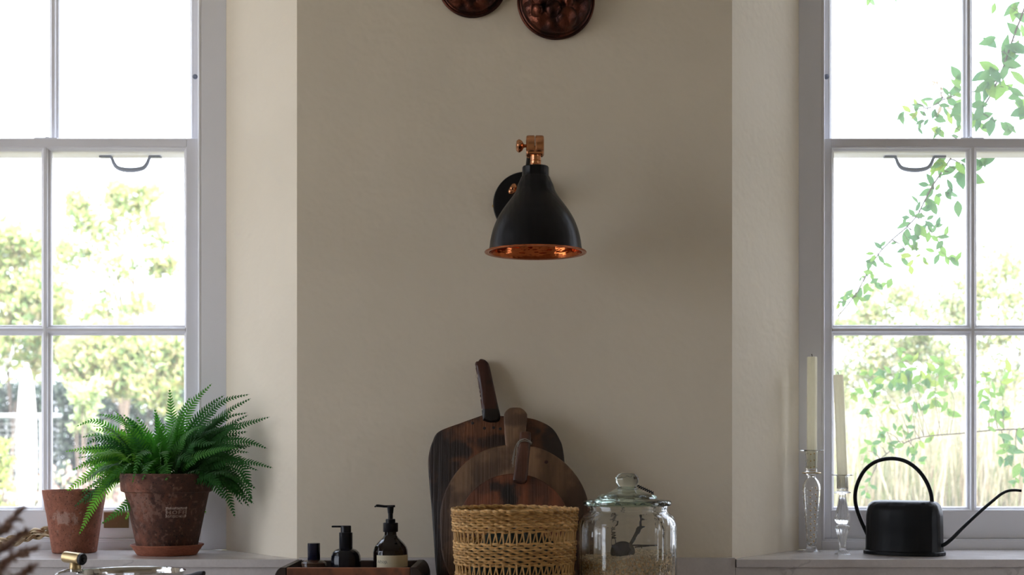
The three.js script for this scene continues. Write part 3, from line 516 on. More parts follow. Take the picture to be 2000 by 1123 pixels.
// black wire rack behind the jar
{
  const z = 0.17, root = thing('wire_rack', 'black twisted wire rack with chain links standing behind the oats jar', 'rack'), q = (px, py, f = 0) => at(px, py, z + f);
  const coil = (a, b, turns, r) => { const p = [], ax = b.clone().sub(a), n = turns * 10, s = V(-ax.y, ax.x, 0).normalize(), f = V(0, 0, 1); for (let i = 0; i <= n; i++) { const t = i / n, an = t * turns * 6.28319; p.push(a.clone().addScaledVector(ax, t).addScaledVector(s, Math.cos(an) * r).addScaledVector(f, Math.sin(an) * r)); } return sweep(p, 0.0011, n * 2, 6); };
  mk('wire_frame', [cyl(q(1196, 1056), q(1291, 1055), 0.0016), cyl(q(1198, 1067), q(1289, 1067), 0.0018), cyl(q(1256, 1054), q(1256, 1069), 0.0013), cyl(q(1288, 1035), q(1287, 1195), 0.0016), cyl(q(1284, 1038), q(1283, 1195), 0.0012), cyl(q(1199, 1056), q(1201, 1195), 0.0016), cyl(q(1240, 1060), q(1292, 1053), 0.0015)], darkIron, root);
  mk('coil', [coil(q(1195, 1010), q(1199, 1040), 5, 0.004)], darkIron, root);
  mk('coil', [coil(q(1290, 1010), q(1289, 1037), 6, 0.0038)], darkIron, root);
  mk('coil', [coil(q(1243, 948), q(1275, 963), 8, 0.0022), cyl(q(1240, 947), q(1196, 1011), 0.0012), cyl(q(1275, 963), q(1291, 1011), 0.0012)], darkIron, root);
  const link = (px, py, w, h, turn) => new THREE.TorusGeometry(1, 0.2, 8, 28).scale(M(w, z) / 2, M(h, z) / 2, 0.006).rotateY(turn).translate(X(px, z), Y(py, z), z);
  mk('chain_link', link(1198, 1049, 9, 20, 0.2), darkIron, root);
  mk('chain_link', link(1199, 1062, 8, 12, 1.1), darkIron, root);
}

// ---------------------------------------------------------------- wooden tray with three bottles
{
  const zf = 0.3, zb = 0.124, yt = Y(1108, zf), x0 = X(547.5, zf), x1 = X(810, zf), root = thing('wooden_tray', 'dark wooden trough tray holding three bottles below the wall', 'tray');
  const wood = mat({ map: boardMap(512, 512, 301, [172, 104, 68], [40, 25, 20], 5, [[0.05, 0.5, 0.12, 0.6, 0.8], [0.95, 0.5, 0.12, 0.6, 0.8]], 0.45, 0.25), roughness: 0.55, bumpMap: brush, bumpScale: 0.001 });
  const darkWood = mat({ map: boardMap(256, 256, 331, [62, 40, 30], [18, 13, 12], 5, [], 0.7, 0.1), roughness: 0.5, bumpMap: brush, bumpScale: 0.001 });
  const side = (z) => { const g = box(x0 + 0.011, x1 - 0.008, COUNTER + 0.001, yt - 0.001, z, z + 0.012, 0.0015), uv = g.attributes.uv; for (let i = 0; i < uv.count; i++) { const u = uv.getX(i); uv.setXY(i, uv.getY(i) * 2.2, (u + 1) * 3.2); } return g; };
  mk('front_board', side(zf - 0.012), wood, root); mk('rear_board', side(zb), darkWood, root);
  const end = (xa, s, m) => {                                          // end blocks flare out towards the foot in a quarter round
    const sh = new THREE.Shape(); sh.moveTo(0, COUNTER + 0.001); sh.lineTo(0, yt); sh.lineTo(s * 0.010, yt); sh.quadraticCurveTo(s * 0.019, yt - 0.004, s * 0.0225, yt - 0.022); sh.lineTo(s * 0.0245, COUNTER + 0.001);
    return extrude(sh, zf + 0.001 - zb, 0.0012, 2).translate(xa, 0, zb);
  };
  mk('end_board', end(x0 + 0.0105, -1), darkWood, root); mk('end_board', end(x1 - 0.0075, 1), darkWood, root);
  mk('bottom', box(x0 + 0.011, x1 - 0.008, COUNTER + 0.001, COUNTER + 0.012, zb + 0.012, zf - 0.012), darkWood, root);
  const fl = COUNTER + 0.0125;
  // brown bottle with the label
  {
    const z = 0.215, c = at(762.7, 1080, z), y = (py) => Y(py, z) - fl, r = (n) => M(n, z), b = thing('pump_bottle', 'tall brown glass pump bottle with a cream label in the tray', 'bottle', undefined, [c.x, fl, z]);
    mk('body', lathe([[0, 0], [r(31), 0], [r(34), 0.003], [r(34), y(1079)], [r(33.4), y(1074)], [r(31), y(1067.5)], [r(26.5), y(1061)], [r(20), y(1054.5)], [r(14.5), y(1049)], [r(12), y(1045)], [r(11.6), y(1041)], [r(11.6), y(1036)], [0, y(1036)]], 72, 0.5), amberGlass, b);
    const p = mk('pump', [lathe([[0, y(1038.5)], [r(14.2), y(1038.5)], [r(14.6), y(1037.5)], [r(14.6), y(1022)], [r(14), y(1021)], [r(9.4), y(1021)], [r(9.4), y(1014.5)], [r(8.8), y(1013.7)], [r(4.6), y(1013.7)], [r(4.6), y(1003)], [r(5.2), y(1002.5)], [r(6.4), y(991.5)], [r(6.6), y(989)], [0, y(988)]], 40, 0.5)], blackPlastic, b);
    const q = (px, py) => at(px, py, z).sub(b.position);
    mk('nozzle', sweep([q(771.5, 988.5), q(763, 988.8), q(752, 989), q(742, 988), q(736, 987.8), q(731.5, 990)], (t) => M(t > 0.9 ? 1.5 : mixN(2.2, 2.7, t), z), 40, 12), blackPlastic, p);
    // printed label, wrapped round the body
    const cv = document.createElement('canvas'); cv.width = 1024; cv.height = 512; const k = cv.getContext('2d');
    k.fillStyle = '#d8cdb0'; k.fillRect(0, 0, 1024, 512); k.fillStyle = '#1d1a18'; k.font = '100px sans-serif'; k.textBaseline = 'alphabetic';
    k.fillText('A\u0113sop.', 34, 170);
    k.fillRect(20, 262, 984, 60); k.fillStyle = '#b9ae95'; k.font = '34px sans-serif'; k.fillText('\u2014\u2014\u2014\u2014 \u2014\u2014\u2014\u2014 \u2014\u2014\u2014', 34, 304);
    k.fillStyle = '#4a443c'; for (let i = 0; i < 4; i++) k.fillRect(34, 350 + i * 38, 560 + (i * 137) % 300, 9);
    const t = new THREE.CanvasTexture(cv); t.colorSpace = THREE.SRGBColorSpace;
    const a0 = -0.78, a1 = 1.45, R = r(34) + 0.0003, yb = y(1128), ya = y(1082.5), g = new THREE.CylinderGeometry(R, R, ya - yb, 48, 1, true, a0, a1 - a0).translate(0, (ya + yb) / 2, 0);
    mk('printed_label', g, mat({ map: t, roughness: 0.6 }), b).userData.label = 'cream label with dark lettering';
  }
  {
    const z = 0.215, c = at(675.5, 1080, z), y = (py) => Y(py, z) - fl, r = (n) => M(n, z), b = thing('pump_bottle', 'short squat black pump bottle without label in the tray', 'bottle', undefined, [c.x, fl, z]);
    mk('body', lathe([[0, 0], [r(27), 0], [r(29), 0.003], [r(29), y(1092)], [r(28.2), y(1085)], [r(25.5), y(1078.5)], [r(20.5), y(1074)], [r(14), y(1071.5)], [r(12), y(1070)], [0, y(1070)]], 64, 0.5), blackGloss, b);
    const p = mk('pump', lathe([[0, y(1071)], [r(12.6), y(1071)], [r(13), y(1070)], [r(13), y(1067)], [r(12.7), y(1066.5)], [r(13), y(1066)], [r(13), y(1040.5)], [r(12.4), y(1039.8)], [r(10.2), y(1039.8)], [r(10.2), y(1028)], [r(9.6), y(1026.6)], [0, y(1026.4)]], 48, 0.5), blackPlastic, b);
    mk('nozzle', box(X(648, z) - c.x, 0, y(1030), y(1026.6), -0.0042, 0.0042, 0.0012), blackPlastic, p);
  }
  {
    const z = 0.215, c = at(613, 1080, z), y = (py) => Y(py, z) - fl, r = (n) => M(n, z), b = thing('capped_bottle', 'small brown bottle with a glossy black cap in the tray', 'bottle', undefined, [c.x, fl, z]);
    mk('body', lathe([[0, 0], [r(24), 0], [r(25.5), 0.002], [r(25.5), y(1104)], [r(24), y(1099)], [r(19), y(1095)], [r(13), y(1093.5)], [0, y(1093)]], 56, 0.5), mat({ color: rgb(0.05, 0.022, 0.012), roughness: 0.25, specularIntensity: 1 }), b);
    mk('cap', lathe([[0, y(1093.5)], [r(11.8), y(1093.5)], [r(12.2), y(1092.5)], [r(12.2), y(1061.5)], [r(11.7), y(1060.6)], [0, y(1060.4)]], 48, 0.5), navyGloss, b);
  }
}

// ---------------------------------------------------------------- terracotta pots
function clayMap(w, h, s, f) {
  return (u, v) => {
    const k = 0.86 + 0.28 * (fbm(u, v, 48, 14, 5, s) - 0.5) + 0.12 * (fbm(u, v, 260, 80, 2, s + 1) - 0.5);
    const speck = smooth(0.74, 0.8, fbm(u, v, 190, 56, 2, s + 3));
    let c = [166 * k, 104 * k, 80 * k]; c = f(u, v, c, k); return c.map((x) => x * (1 - 0.4 * speck));
  };
}
const potBump = tex(512, 512, (u, v) => 0.5 + 0.3 * (fbm(u, v, 14, 24, 3, 401) - 0.5) + 0.5 * (fbm(u, v, 60, 60, 3, 402) - 0.5), false);
{
  const z = -0.17, c = at(145.5, 957, z), root = thing('terracotta_pot', 'empty weathered terracotta pot with a white limescale bloom', 'pot', undefined, [c.x, SILL + 0.0004, z]);
  const H = c.y - SILL, r = (n) => M(n, z), m = mat({ map: tex(1024, 512, clayMap(0, 0, 411, (u, v, cc) => {
    const b = smooth(0.5, 0.72, fbm(u, v, 48, 14, 5, 415) * 0.75 + 0.42 * Math.exp(-(((u - 0.49) / 0.075) ** 2 + ((v - 0.55) / 0.11) ** 2)));
    return cc.map((x, i) => mixN(x, [186, 158, 146][i], 0.62 * b));
  })), roughness: 0.9, bumpMap: potBump, bumpScale: 0.0011 });
  mk('pot_wall', lathe([[0, 0], [r(40), 0], [r(42), 0.002], [r(52.4), H * 0.62], [r(54.5), H * 0.7], [r(60.4), H - 0.002], [r(60), H], [r(56), H], [r(49), H * 0.68], [r(38), 0.01], [0, 0.01]], 96, 0.5), m, root);
}
const FERN = { z: -0.113, px: 326.5 };
{
  const z = FERN.z, c = at(FERN.px, 924, z), r = (n) => M(n, z);
  const sau = thing('pot_saucer', 'orange terracotta saucer under the fern pot', 'saucer', undefined, [c.x, SILL + 0.0004, z]);
  mk('dish', lathe([[0, 0], [r(56), 0], [r(58), 0.002], [r(62), 0.009], [r(63.5), 0.0105], [r(66.5), 0.016], [r(70), 0.0195], [r(70), 0.0215], [r(68), 0.0222], [r(63), 0.016], [r(59), 0.009], [0, 0.008]], 96, 0.6), mat({ map: tex(512, 128, clayMap(0, 0, 431, (u, v, cc) => [cc[0] * 1.1, cc[1] * 1.04, cc[2] * 1.0])), roughness: 0.8, bumpMap: potBump, bumpScale: 0.0008 }), sau);
  const base = SILL + 0.0092, H = c.y - base, y = (py) => Y(py, z) - base;
  const root = thing('terracotta_pot', 'dark terracotta pot with a white stamp holding the fern', 'pot', undefined, [c.x, base, z]);
  const f = clayMap(0, 0, 451, (u, v, cc) => {
    const wet = smooth(0.2, 0.75, fbm(u, v, 22, 6, 5, 457) + 0.35 * smooth(0.45, 0.62, u)), b = smooth(0.56, 0.8, fbm(u, v, 80, 22, 5, 455) + 0.3 * Math.exp(-(((u - 0.43) / 0.09) ** 2 + ((v - 0.58) / 0.2) ** 2)));
    return cc.map((x, i) => mixN(mixN(x * 0.86, x * 0.52, wet), [150, 118, 104][i], 0.5 * b));
  }), W = 1024, HH = 512, cv = document.createElement('canvas'); cv.width = W; cv.height = HH;
  const k = cv.getContext('2d'), id = k.createImageData(W, HH);
  for (let j = 0; j < HH; j++) for (let i = 0; i < W; i++) { const q = f((i + 0.5) / W, 1 - (j + 0.5) / HH), o = (j * W + i) * 4; id.data[o] = clamp(q[0], 0, 255); id.data[o + 1] = clamp(q[1], 0, 255); id.data[o + 2] = clamp(q[2], 0, 255); id.data[o + 3] = 255; }
  k.putImageData(id, 0, 0);
  // the worn white stamp: a block of broken strokes with letters across its middle
  const su = 0.5 + Math.asin((361.5 - FERN.px) / 74) / (2 * Math.PI), sx = su * W, sy = (1 - y(997.5) / H) * HH, sw = 90, sh = 68;
  k.save(); k.translate(sx, sy); k.fillStyle = 'rgba(206,190,178,0.5)'; k.font = 'bold 34px sans-serif'; k.textAlign = 'center'; k.textBaseline = 'middle'; k.fillText('HOFF', 0, 1);
  for (let i = 0; i < 520; i++) { const a = rr(-sw / 2, sw / 2), b = (rnd() < 0.62 ? -1 : 1) * rr(sh * 0.27, sh * 0.5); k.fillRect(a, b, rr(1, 5), rr(1, 3)); }
  for (let i = 0; i < 60; i++) { k.fillRect(-sw / 2 + rr(0, 3), rr(-sh / 2, sh / 2), 2.4, 3); k.fillRect(sw / 2 - rr(0, 4), rr(-sh / 2, sh / 2), 2.4, 3); }
  k.restore();
  const t = new THREE.CanvasTexture(cv); t.colorSpace = THREE.SRGBColorSpace; t.wrapS = THREE.RepeatWrapping;
  mk('pot_wall', lathe([[0, 0], [r(55), 0], [r(57), 0.003], [r(79.5), y(963)], [r(81), y(961)], [r(86.5), y(959)], [r(87.5), y(957)], [r(89.5), y(927)], [r(88.5), H], [r(83), H], [r(80), H - 0.02], [r(60), 0.02], [0, 0.018]], 128, 0.45), mat({ map: t, roughness: 0.85, bumpMap: potBump, bumpScale: 0.001 }), root);
  const soil = new THREE.CircleGeometry(r(80.5), 48).rotateX(-Math.PI / 2).translate(0, H - 0.014, 0);
  mk('soil', soil, mat({ color: rgb(0.02, 0.014, 0.01), roughness: 1, bumpMap: plasterBump, bumpScale: 0.004 }), root);
}
// ---------------------------------------------------------------- the fern
{
  const z0 = FERN.z, c = at(FERN.px, 930, z0), root = thing('fern', 'lush green fern arching out of the dark terracotta pot', 'fern');
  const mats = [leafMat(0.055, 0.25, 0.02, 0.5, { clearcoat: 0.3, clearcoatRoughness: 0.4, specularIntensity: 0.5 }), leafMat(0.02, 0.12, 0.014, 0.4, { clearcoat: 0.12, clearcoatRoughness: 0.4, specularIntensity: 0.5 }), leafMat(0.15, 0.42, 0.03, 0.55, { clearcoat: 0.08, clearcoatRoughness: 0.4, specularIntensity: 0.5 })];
  const frond = (pts, width, m, ref = V(0.1, 0.55, 0.83)) => {
    const curve = new THREE.CatmullRomCurve3(pts), len = curve.getLength(), n = Math.max(16, Math.round(len / 0.0064)), pos = [], g = [];
    const tri = (...v) => { for (const p of v) pos.push(p.x, p.y, p.z); };
    for (let i = 1; i < n; i++) {
      const t = i / n, p = curve.getPointAt(t), tan = curve.getTangentAt(t), nor = ref.clone().addScaledVector(tan, -ref.dot(tan)).normalize(), side = tan.clone().cross(nor);
      const prof = Math.pow(smooth(0.04, 0.36, t), 0.8) * Math.pow(1 - Math.max(0, (t - 0.3) / 0.7), 0.85);
      if (t < 0.1) continue;
      for (const s of [-1, 1]) {
        const L = width * 1.2 * prof * rr(0.88, 1.08) + 0.0012, w = Math.min(0.003, len / n * 0.45) * (0.6 + 0.4 * prof), fwd = 0.34 + 0.3 * t;
        const dir = side.clone().multiplyScalar(s).addScaledVector(tan, fwd).addScaledVector(nor, rr(0.0, 0.22)).normalize(), dr = nor.clone().multiplyScalar(-L * 0.18);
        const q = (a, b, e) => p.clone().addScaledVector(dir, L * a).addScaledVector(tan, w * b).addScaledVector(dr, e);
        const a0 = q(0, -1, 0), a1 = q(0, 1, 0), b0 = q(0.45, -0.95, 0.2), b1 = q(0.45, 0.95, 0.2), c0 = q(0.8, -0.55, 0.6), c1 = q(0.8, 0.6, 0.6), e = q(1, 0.25, 1);
        if (s > 0) tri(a0, b0, b1, a0, b1, a1, b0, c0, c1, b0, c1, b1, c0, e, c1); else tri(a0, b1, b0, a0, a1, b1, b0, c1, c0, b0, b1, c1, c0, c1, e);
      }
    }
    const lg = new THREE.BufferGeometry(); lg.setAttribute('position', new THREE.Float32BufferAttribute(pos, 3)); lg.computeVertexNormals();
    mk('frond', [lg, sweep(pts, (t) => 0.0012 * (1 - 0.75 * t), 20, 5)], m, root);
  };
  // the fronds one can follow in the photograph: pixels of two way points and the tip, with the depth of the tip
  const list = [
    [[250, 905], [185, 922], [124, 964], 0.0, 0.030, 2], [[235, 925], [195, 965], [154, 1045], 0.045, 0.023, 2], [[300, 945], [250, 985], [197, 1024], 0.06, 0.017, 0], [[300, 886], [275, 888], [258, 945], 0.1, 0.014, 0],
    [[240, 888], [175, 876], [126, 882], -0.03, 0.022, 2], [[240, 855], [185, 822], [148, 833], -0.03, 0.018, 0], [[270, 850], [232, 818], [192, 809], -0.05, 0.02, 0], [[260, 862], [215, 842], [184, 838], 0.02, 0.027, 2],
    [[338, 850], [334, 800], [331, 758], -0.01, 0.023, 0], [[350, 850], [375, 790], [414, 749], 0.0, 0.023, 0], [[400, 815], [440, 782], [487, 770], 0.02, 0.022, 1], [[410, 835], [450, 800], [490, 778], 0.05, 0.02, 1],
    [[420, 850], [475, 830], [527, 814], 0.07, 0.021, 1], [[420, 872], [480, 862], [522, 876], 0.08, 0.021, 1], [[430, 900], [485, 902], [533, 914], 0.08, 0.019, 1], [[430, 890], [475, 918], [491, 984], 0.07, 0.024, 1],
    [[410, 915], [440, 955], [459, 1011], 0.05, 0.024, 1], [[322, 860], [310, 830], [302, 797], 0.03, 0.02, 0], [[300, 870], [282, 838], [266, 812], 0.02, 0.02, 0], [[290, 870], [262, 835], [240, 808], -0.05, 0.018, 0],
    [[370, 840], [405, 795], [438, 772], -0.02, 0.019, 1], [[400, 850], [445, 815], [483, 806], 0.01, 0.017, 1], [[350, 870], [372, 842], [396, 832], 0.09, 0.015, 0], [[370, 900], [420, 880], [468, 874], 0.1, 0.016, 0],
    [[318, 885], [323, 888], [326, 921], 0.1, 0.013, 0], [[290, 940], [262, 985], [244, 1016], -0.07, 0.022, 2], [[265, 885], [200, 893], [158, 905], 0.03, 0.022, 0], [[258, 875], [190, 858], [168, 868], 0.0, 0.022, 1],
    [[345, 860], [352, 815], [372, 775], 0.03, 0.019, 0], [[420, 920], [462, 930], [500, 955], 0.05, 0.021, 1], [[330, 860], [345, 825], [357, 800], 0.06, 0.018, 0], [[390, 945], [396, 985], [402, 1004], -0.06, 0.014, 2],
  ];
  for (const [a, b, t, dz, w, k] of list) {
    const s = V(c.x + rr(-0.03, 0.03) + (t[0] - FERN.px) * 0.00012, c.y - 0.012, z0 + rr(-0.025, 0.025) + dz * 0.2);
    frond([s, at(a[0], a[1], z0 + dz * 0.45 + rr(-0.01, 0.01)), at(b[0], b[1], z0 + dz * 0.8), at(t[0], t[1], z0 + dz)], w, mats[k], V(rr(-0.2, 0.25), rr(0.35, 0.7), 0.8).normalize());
  }
  for (let i = 0; i < 150; i++) {                                        // the mass of fronds between them
    const a = i % 3 ? (i % 2 ? 0 : Math.PI) + gauss() * 0.75 : rr(0, 6.283), rad = rr(0.08, 0.225), hx = Math.cos(a) * rad, hz = Math.sin(a) * rad * 0.5;
    const e = V(c.x + hx + 0.02, c.y + rr(-0.035, 0.14) - Math.max(0, rad - 0.14) * 0.6, z0 + clamp(hz + 0.01, -0.1, 0.1));
    e.x = Math.min(e.x, EDGE_L + e.z * 0.79 - 0.035);
    const s = V(c.x + Math.cos(a) * 0.04, c.y - 0.014, z0 + Math.sin(a) * 0.035), m1 = s.clone().lerp(e, 0.4).add(V(0, rr(0.02, 0.05), 0)), m2 = s.clone().lerp(e, 0.75).add(V(0, rr(0.015, 0.03), 0));
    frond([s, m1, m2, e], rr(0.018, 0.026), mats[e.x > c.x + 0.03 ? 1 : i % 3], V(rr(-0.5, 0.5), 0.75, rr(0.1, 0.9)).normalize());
  }
}
// ---------------------------------------------------------------- plaited straw behind the empty pot
{
  const root = thing('straw_braid', 'thick plait of dried straw lying behind the empty terracotta pot', 'braid'), strawM = [mat({ color: rgb(0.5, 0.38, 0.22), roughness: 0.75 }), mat({ color: rgb(0.62, 0.5, 0.33), roughness: 0.75 }), mat({ color: rgb(0.34, 0.24, 0.13), roughness: 0.8 })];
  const z = -0.205, A = at(128, 1031, -0.238), B = at(60, 1046, z), C = at(10, 1060, z + 0.01), D = at(-60, 1074, z + 0.015), E = at(-150, 1079, z + 0.015);
  const mid = new THREE.CatmullRomCurve3([A, B, C, D, E]);
  for (let k = 0; k < 3; k++) {
    const g = [];
    for (let s = 0; s < 9; s++) {
      const ox = rr(-1, 1), oy = rr(-1, 1), p = [];
      for (let i = 0; i <= 40; i++) { const t = i / 40, ph = t * 26 + k * 2.094, q = mid.getPointAt(t); p.push(V(q.x, q.y + Math.sin(ph) * 0.0085 + oy * 0.0045, q.z + Math.sin(ph * 2) * 0.006 + ox * 0.0045)); }
      g.push(sweep(p, 0.0022, 120, 5));
    }
    mk('strand', g, strawM[k], root);
  }
  const wisps = [];
  for (let i = 0; i < 10; i++) { const t = rr(0.05, 0.55), q = mid.getPointAt(t), e = q.clone().add(V(rr(0.02, 0.06), rr(-0.004, 0.016), rr(0, 0.008))); wisps.push(sweep([q, q.clone().lerp(e, 0.5).add(V(0, 0.003, 0)), e], 0.0009, 10, 5)); }
  mk('loose_straws', wisps, strawM[1], root);
}

// ---------------------------------------------------------------- glass candlesticks with candles
function candlestick(px, py, label, prof, flutes, beads, gold, hollow) {
  const z = EYE[2] - (EYE[1] - SILL) * FOC / (py - 5.5 - CY), c = at(px, py, z), root = thing('candlestick', label, 'candlestick', undefined, [X(px, z), SILL + 0.0006, z]);
  const y = (q) => Y(q, z) - SILL - 0.0006, r = (n) => M(n, z);
  const P = prof.map(([n, q]) => [r(n), y(q)]);
  const g = lathe(P, 144, 0), p = g.attributes.position;
  if (flutes) for (let i = 0; i < p.count; i++) {
    const yy = p.getY(i), x = p.getX(i), zz = p.getZ(i), R = Math.hypot(x, zz), k = 1 + 0.055 * Math.cos(Math.atan2(x, zz) * flutes) * smooth(0.003, 0.006, R) * smooth(r(27), r(15), R);
    p.setX(i, x * k); p.setZ(i, zz * k);
  }
  g.computeVertexNormals();
  mk('stem', hollow ? [mergeVertices(g), lathe(hollow.map(([n, q]) => [r(n), y(q)]), 144, 0)] : mergeVertices(g), blownGlass, root);
  if (beads) {
    const gl = [], gd = [];
    for (const [a, b] of beads) for (let i = 0; i < 10; i++) { const t = (b - a) / 10, q = a + (i % 2 ? 0.5 : 0) * t + t * 0.2, list = i % 3 ? gl : gd; for (let j = 0; j < (b - a) / 13; j++) { const yy = y(q + j * 13), an = i / 10 * 6.283 + 0.3, R = rAt(P, yy) ; list.push(ball(Math.sin(an) * R, yy, Math.cos(an) * R, 0.0016, 8, 6)); } }
    mk('beads', gl, blownGlass, root).userData.kind = 'stuff'; mk('gilt_beads', gd, gilt, root).userData.kind = 'stuff';
  }
  if (gold) for (const [n, q] of gold) mk('gilt_ring', new THREE.TorusGeometry(r(n), 0.0009, 8, 80).rotateX(Math.PI / 2).translate(0, y(q), 0), gilt, root);
  return { z, root, y, r };
}
const rAt = (P, yy) => { for (let i = 1; i < P.length; i++) { const [r0, y0] = P[i - 1], [r1, y1] = P[i]; if (y1 > y0 && yy >= y0 && yy <= y1) return mixN(r0, r1, (yy - y0) / (y1 - y0)); } return 0.008; };
const wick = mat({ color: rgb(0.012, 0.011, 0.01), roughness: 0.9 });
function candle(base, top, R, label) {
  const d = top.clone().sub(base), L = d.length(), root = thing('candle', label, 'candle', undefined, base.toArray());
  root.quaternion.setFromUnitVectors(V(0, 1, 0), d.normalize());
  mk('wax', lathe([[0, 0], [R * 0.93, 0], [R * 0.96, 0.003], [R, 0.03], [R * 0.985, L - 0.002], [R * 0.9, L], [R * 0.55, L - 0.0012], [0, L - 0.0022]], 40, 0.7), wax, root);
  mk('wick', sweep([V(0, L - 0.003, 0), V(0, L + 0.002, 0), V(-0.0012, L + 0.0062, 0)], 0.0008, 10, 6), wick, root);
}
{
  const prof = [[0, 1083], [37, 1083], [37, 1082], [28, 1080.6], [18, 1078], [12, 1074], [9.2, 1068], [8.6, 1062], [9.5, 1050], [11.5, 1025], [14, 995], [16.3, 970], [17.2, 956], [16.6, 946], [13, 938.5], [9, 934], [7.2, 930.5], [7.6, 927.5], [15, 925], [17.4, 924.2], [17.4, 922.8], [15, 922], [10.6, 920.5], [10.4, 915], [11.4, 883.5], [14, 881], [23.5, 880.2], [23.5, 878.8], [14, 878.4], [10.2, 879], [10, 884], [9.6, 916], [0, 917.5]], hollow = [[0, 930], [5.8, 931], [7, 934.5], [11, 940], [14.6, 947.5], [15.4, 956], [14.6, 970], [12.3, 995], [9.8, 1025], [7.8, 1050], [6.8, 1062], [0, 1066]];
  const A = candlestick(1585, 1083, 'tall clear glass candlestick studded with beads, nearest the window reveal', prof, 0, [[885, 918], [950, 1060]], [[17.5, 923.5], [36.8, 1082.6]], hollow);
  candle(V(X(1585.5, A.z), Y(915, A.z), A.z), V(X(1586.2, A.z), Y(697, A.z), A.z), M(9.9, A.z), 'upright ivory candle, the taller of two, in the beaded candlestick');
  const prof2 = [[0, 1088], [35, 1088], [35, 1087.2], [24, 1085.4], [14, 1082], [8.5, 1077.5], [6.4, 1073], [6.2, 1068], [8, 1052], [11.5, 1038], [14, 1031.5], [14, 1028.5], [11.5, 1026.2], [6.6, 1025], [6.2, 1024], [9, 1022.8], [13.6, 1018.5], [14.8, 1012.5], [13.4, 1004], [9.8, 990], [7.2, 976], [6, 967], [6.6, 964], [14.6, 963], [15.6, 962.3], [15.6, 961.3], [14.6, 960.8], [10.6, 959.5], [10.6, 932], [12, 929.5], [21, 928.2], [21, 926.8], [12, 926.4], [9.6, 927.5], [9.4, 954], [0, 956]];
  const B = candlestick(1645.5, 1088, 'shorter fluted glass candlestick beside the watering can', prof2, 16, null, [[34.8, 1087.6]]);
  candle(V(X(1646, B.z), Y(953, B.z), B.z), V(X(1637.3, B.z), Y(732, B.z), B.z), M(9.8, B.z), 'leaning ivory candle, the lower of two, in the fluted candlestick');
}

// ---------------------------------------------------------------- watering can
{
  const z = -0.12, th = 0.6, c = at(1766, 1080, z), root = thing('watering_can', 'dark grey metal watering can with hoop handle and long thin spout', 'watering can');
  const canM = mat({ color: rgb(0.008, 0.009, 0.011), roughness: 0.4, specularIntensity: 0.4, bumpMap: plasterBump, bumpScale: 0.0006 });
  const top = Y(978, z), h = top - SILL, a = 0.0805, b = 0.052;
  const prof = [[0, 0], [1.0, 0], [1.055, 0.0008], [1.06, 0.003], [1.05, 0.0065], [1.015, 0.008], [1.0, 0.011], [0.992, h * 0.5], [0.985, h - 0.030], [0.97, h - 0.019], [0.93, h - 0.0095], [0.86, h - 0.0035], [0.78, h - 0.0008], [0.7, h], [0, h]];
  const pos = [], uv = [], idx = [], na = 96, ex = 2 / 2.5;
  prof.forEach(([k, y], i) => { for (let j = 0; j <= na; j++) { const t = j / na * 6.28319, cx = Math.cos(t), sz = Math.sin(t), u = Math.sign(cx) * Math.pow(Math.abs(cx), ex) * a, v = Math.sign(sz) * Math.pow(Math.abs(sz), ex) * b, inset = (1 - k) * a; const uu = k ? u - Math.sign(u) * 0 : 0; pos.push(k ? Math.sign(u) * Math.max(0, Math.abs(u) - inset * Math.abs(cx)) : 0, y, k ? Math.sign(v) * Math.max(0, Math.abs(v) - inset * Math.abs(sz)) : 0); uv.push(j / na * 0.45, y); } });
  for (let i = 0; i < prof.length - 1; i++) for (let j = 0; j < na; j++) { const p = i * (na + 1) + j, q = p + na + 1; idx.push(p, q, p + 1, q, q + 1, p + 1); }
  const g = new THREE.BufferGeometry(); g.setAttribute('position', new THREE.Float32BufferAttribute(pos, 3)); g.setAttribute('uv', new THREE.Float32BufferAttribute(uv, 2)); g.setIndex(idx);
  mk('body', toCreasedNormals(g.toNonIndexed(), 0.6).rotateY(-th).translate(c.x, SILL + 0.0004, z), canM, root);
  const n = V(-Math.sin(th), 0, Math.cos(th)), o = V(c.x, SILL, z), q = ([px, py]) => onPlane(px, py, o, n);
  const fix = (l) => l.map(q);
  mk('handle', sweep(fix([[1703, 1061], [1693, 1041], [1680, 1012], [1671.5, 985], [1670.5, 963], [1676, 941], [1690, 917], [1711, 901.5], [1740, 895.5], [1768, 900.5], [1792, 917], [1809, 940], [1818.5, 965], [1820.5, 986]]), M(3.9, z), 90, 14), canM, root);
  mk('spout', sweep(fix([[1826, 1066], [1842, 1064.5], [1856, 1055], [1880, 1031], [1910, 1003], [1938, 979], [1957, 964], [1970, 958.5], [1983, 957.5], [1995, 958.5]]), (t) => M(mixN(3.9, 2.5, t), z), 80, 14), canM, root);
}

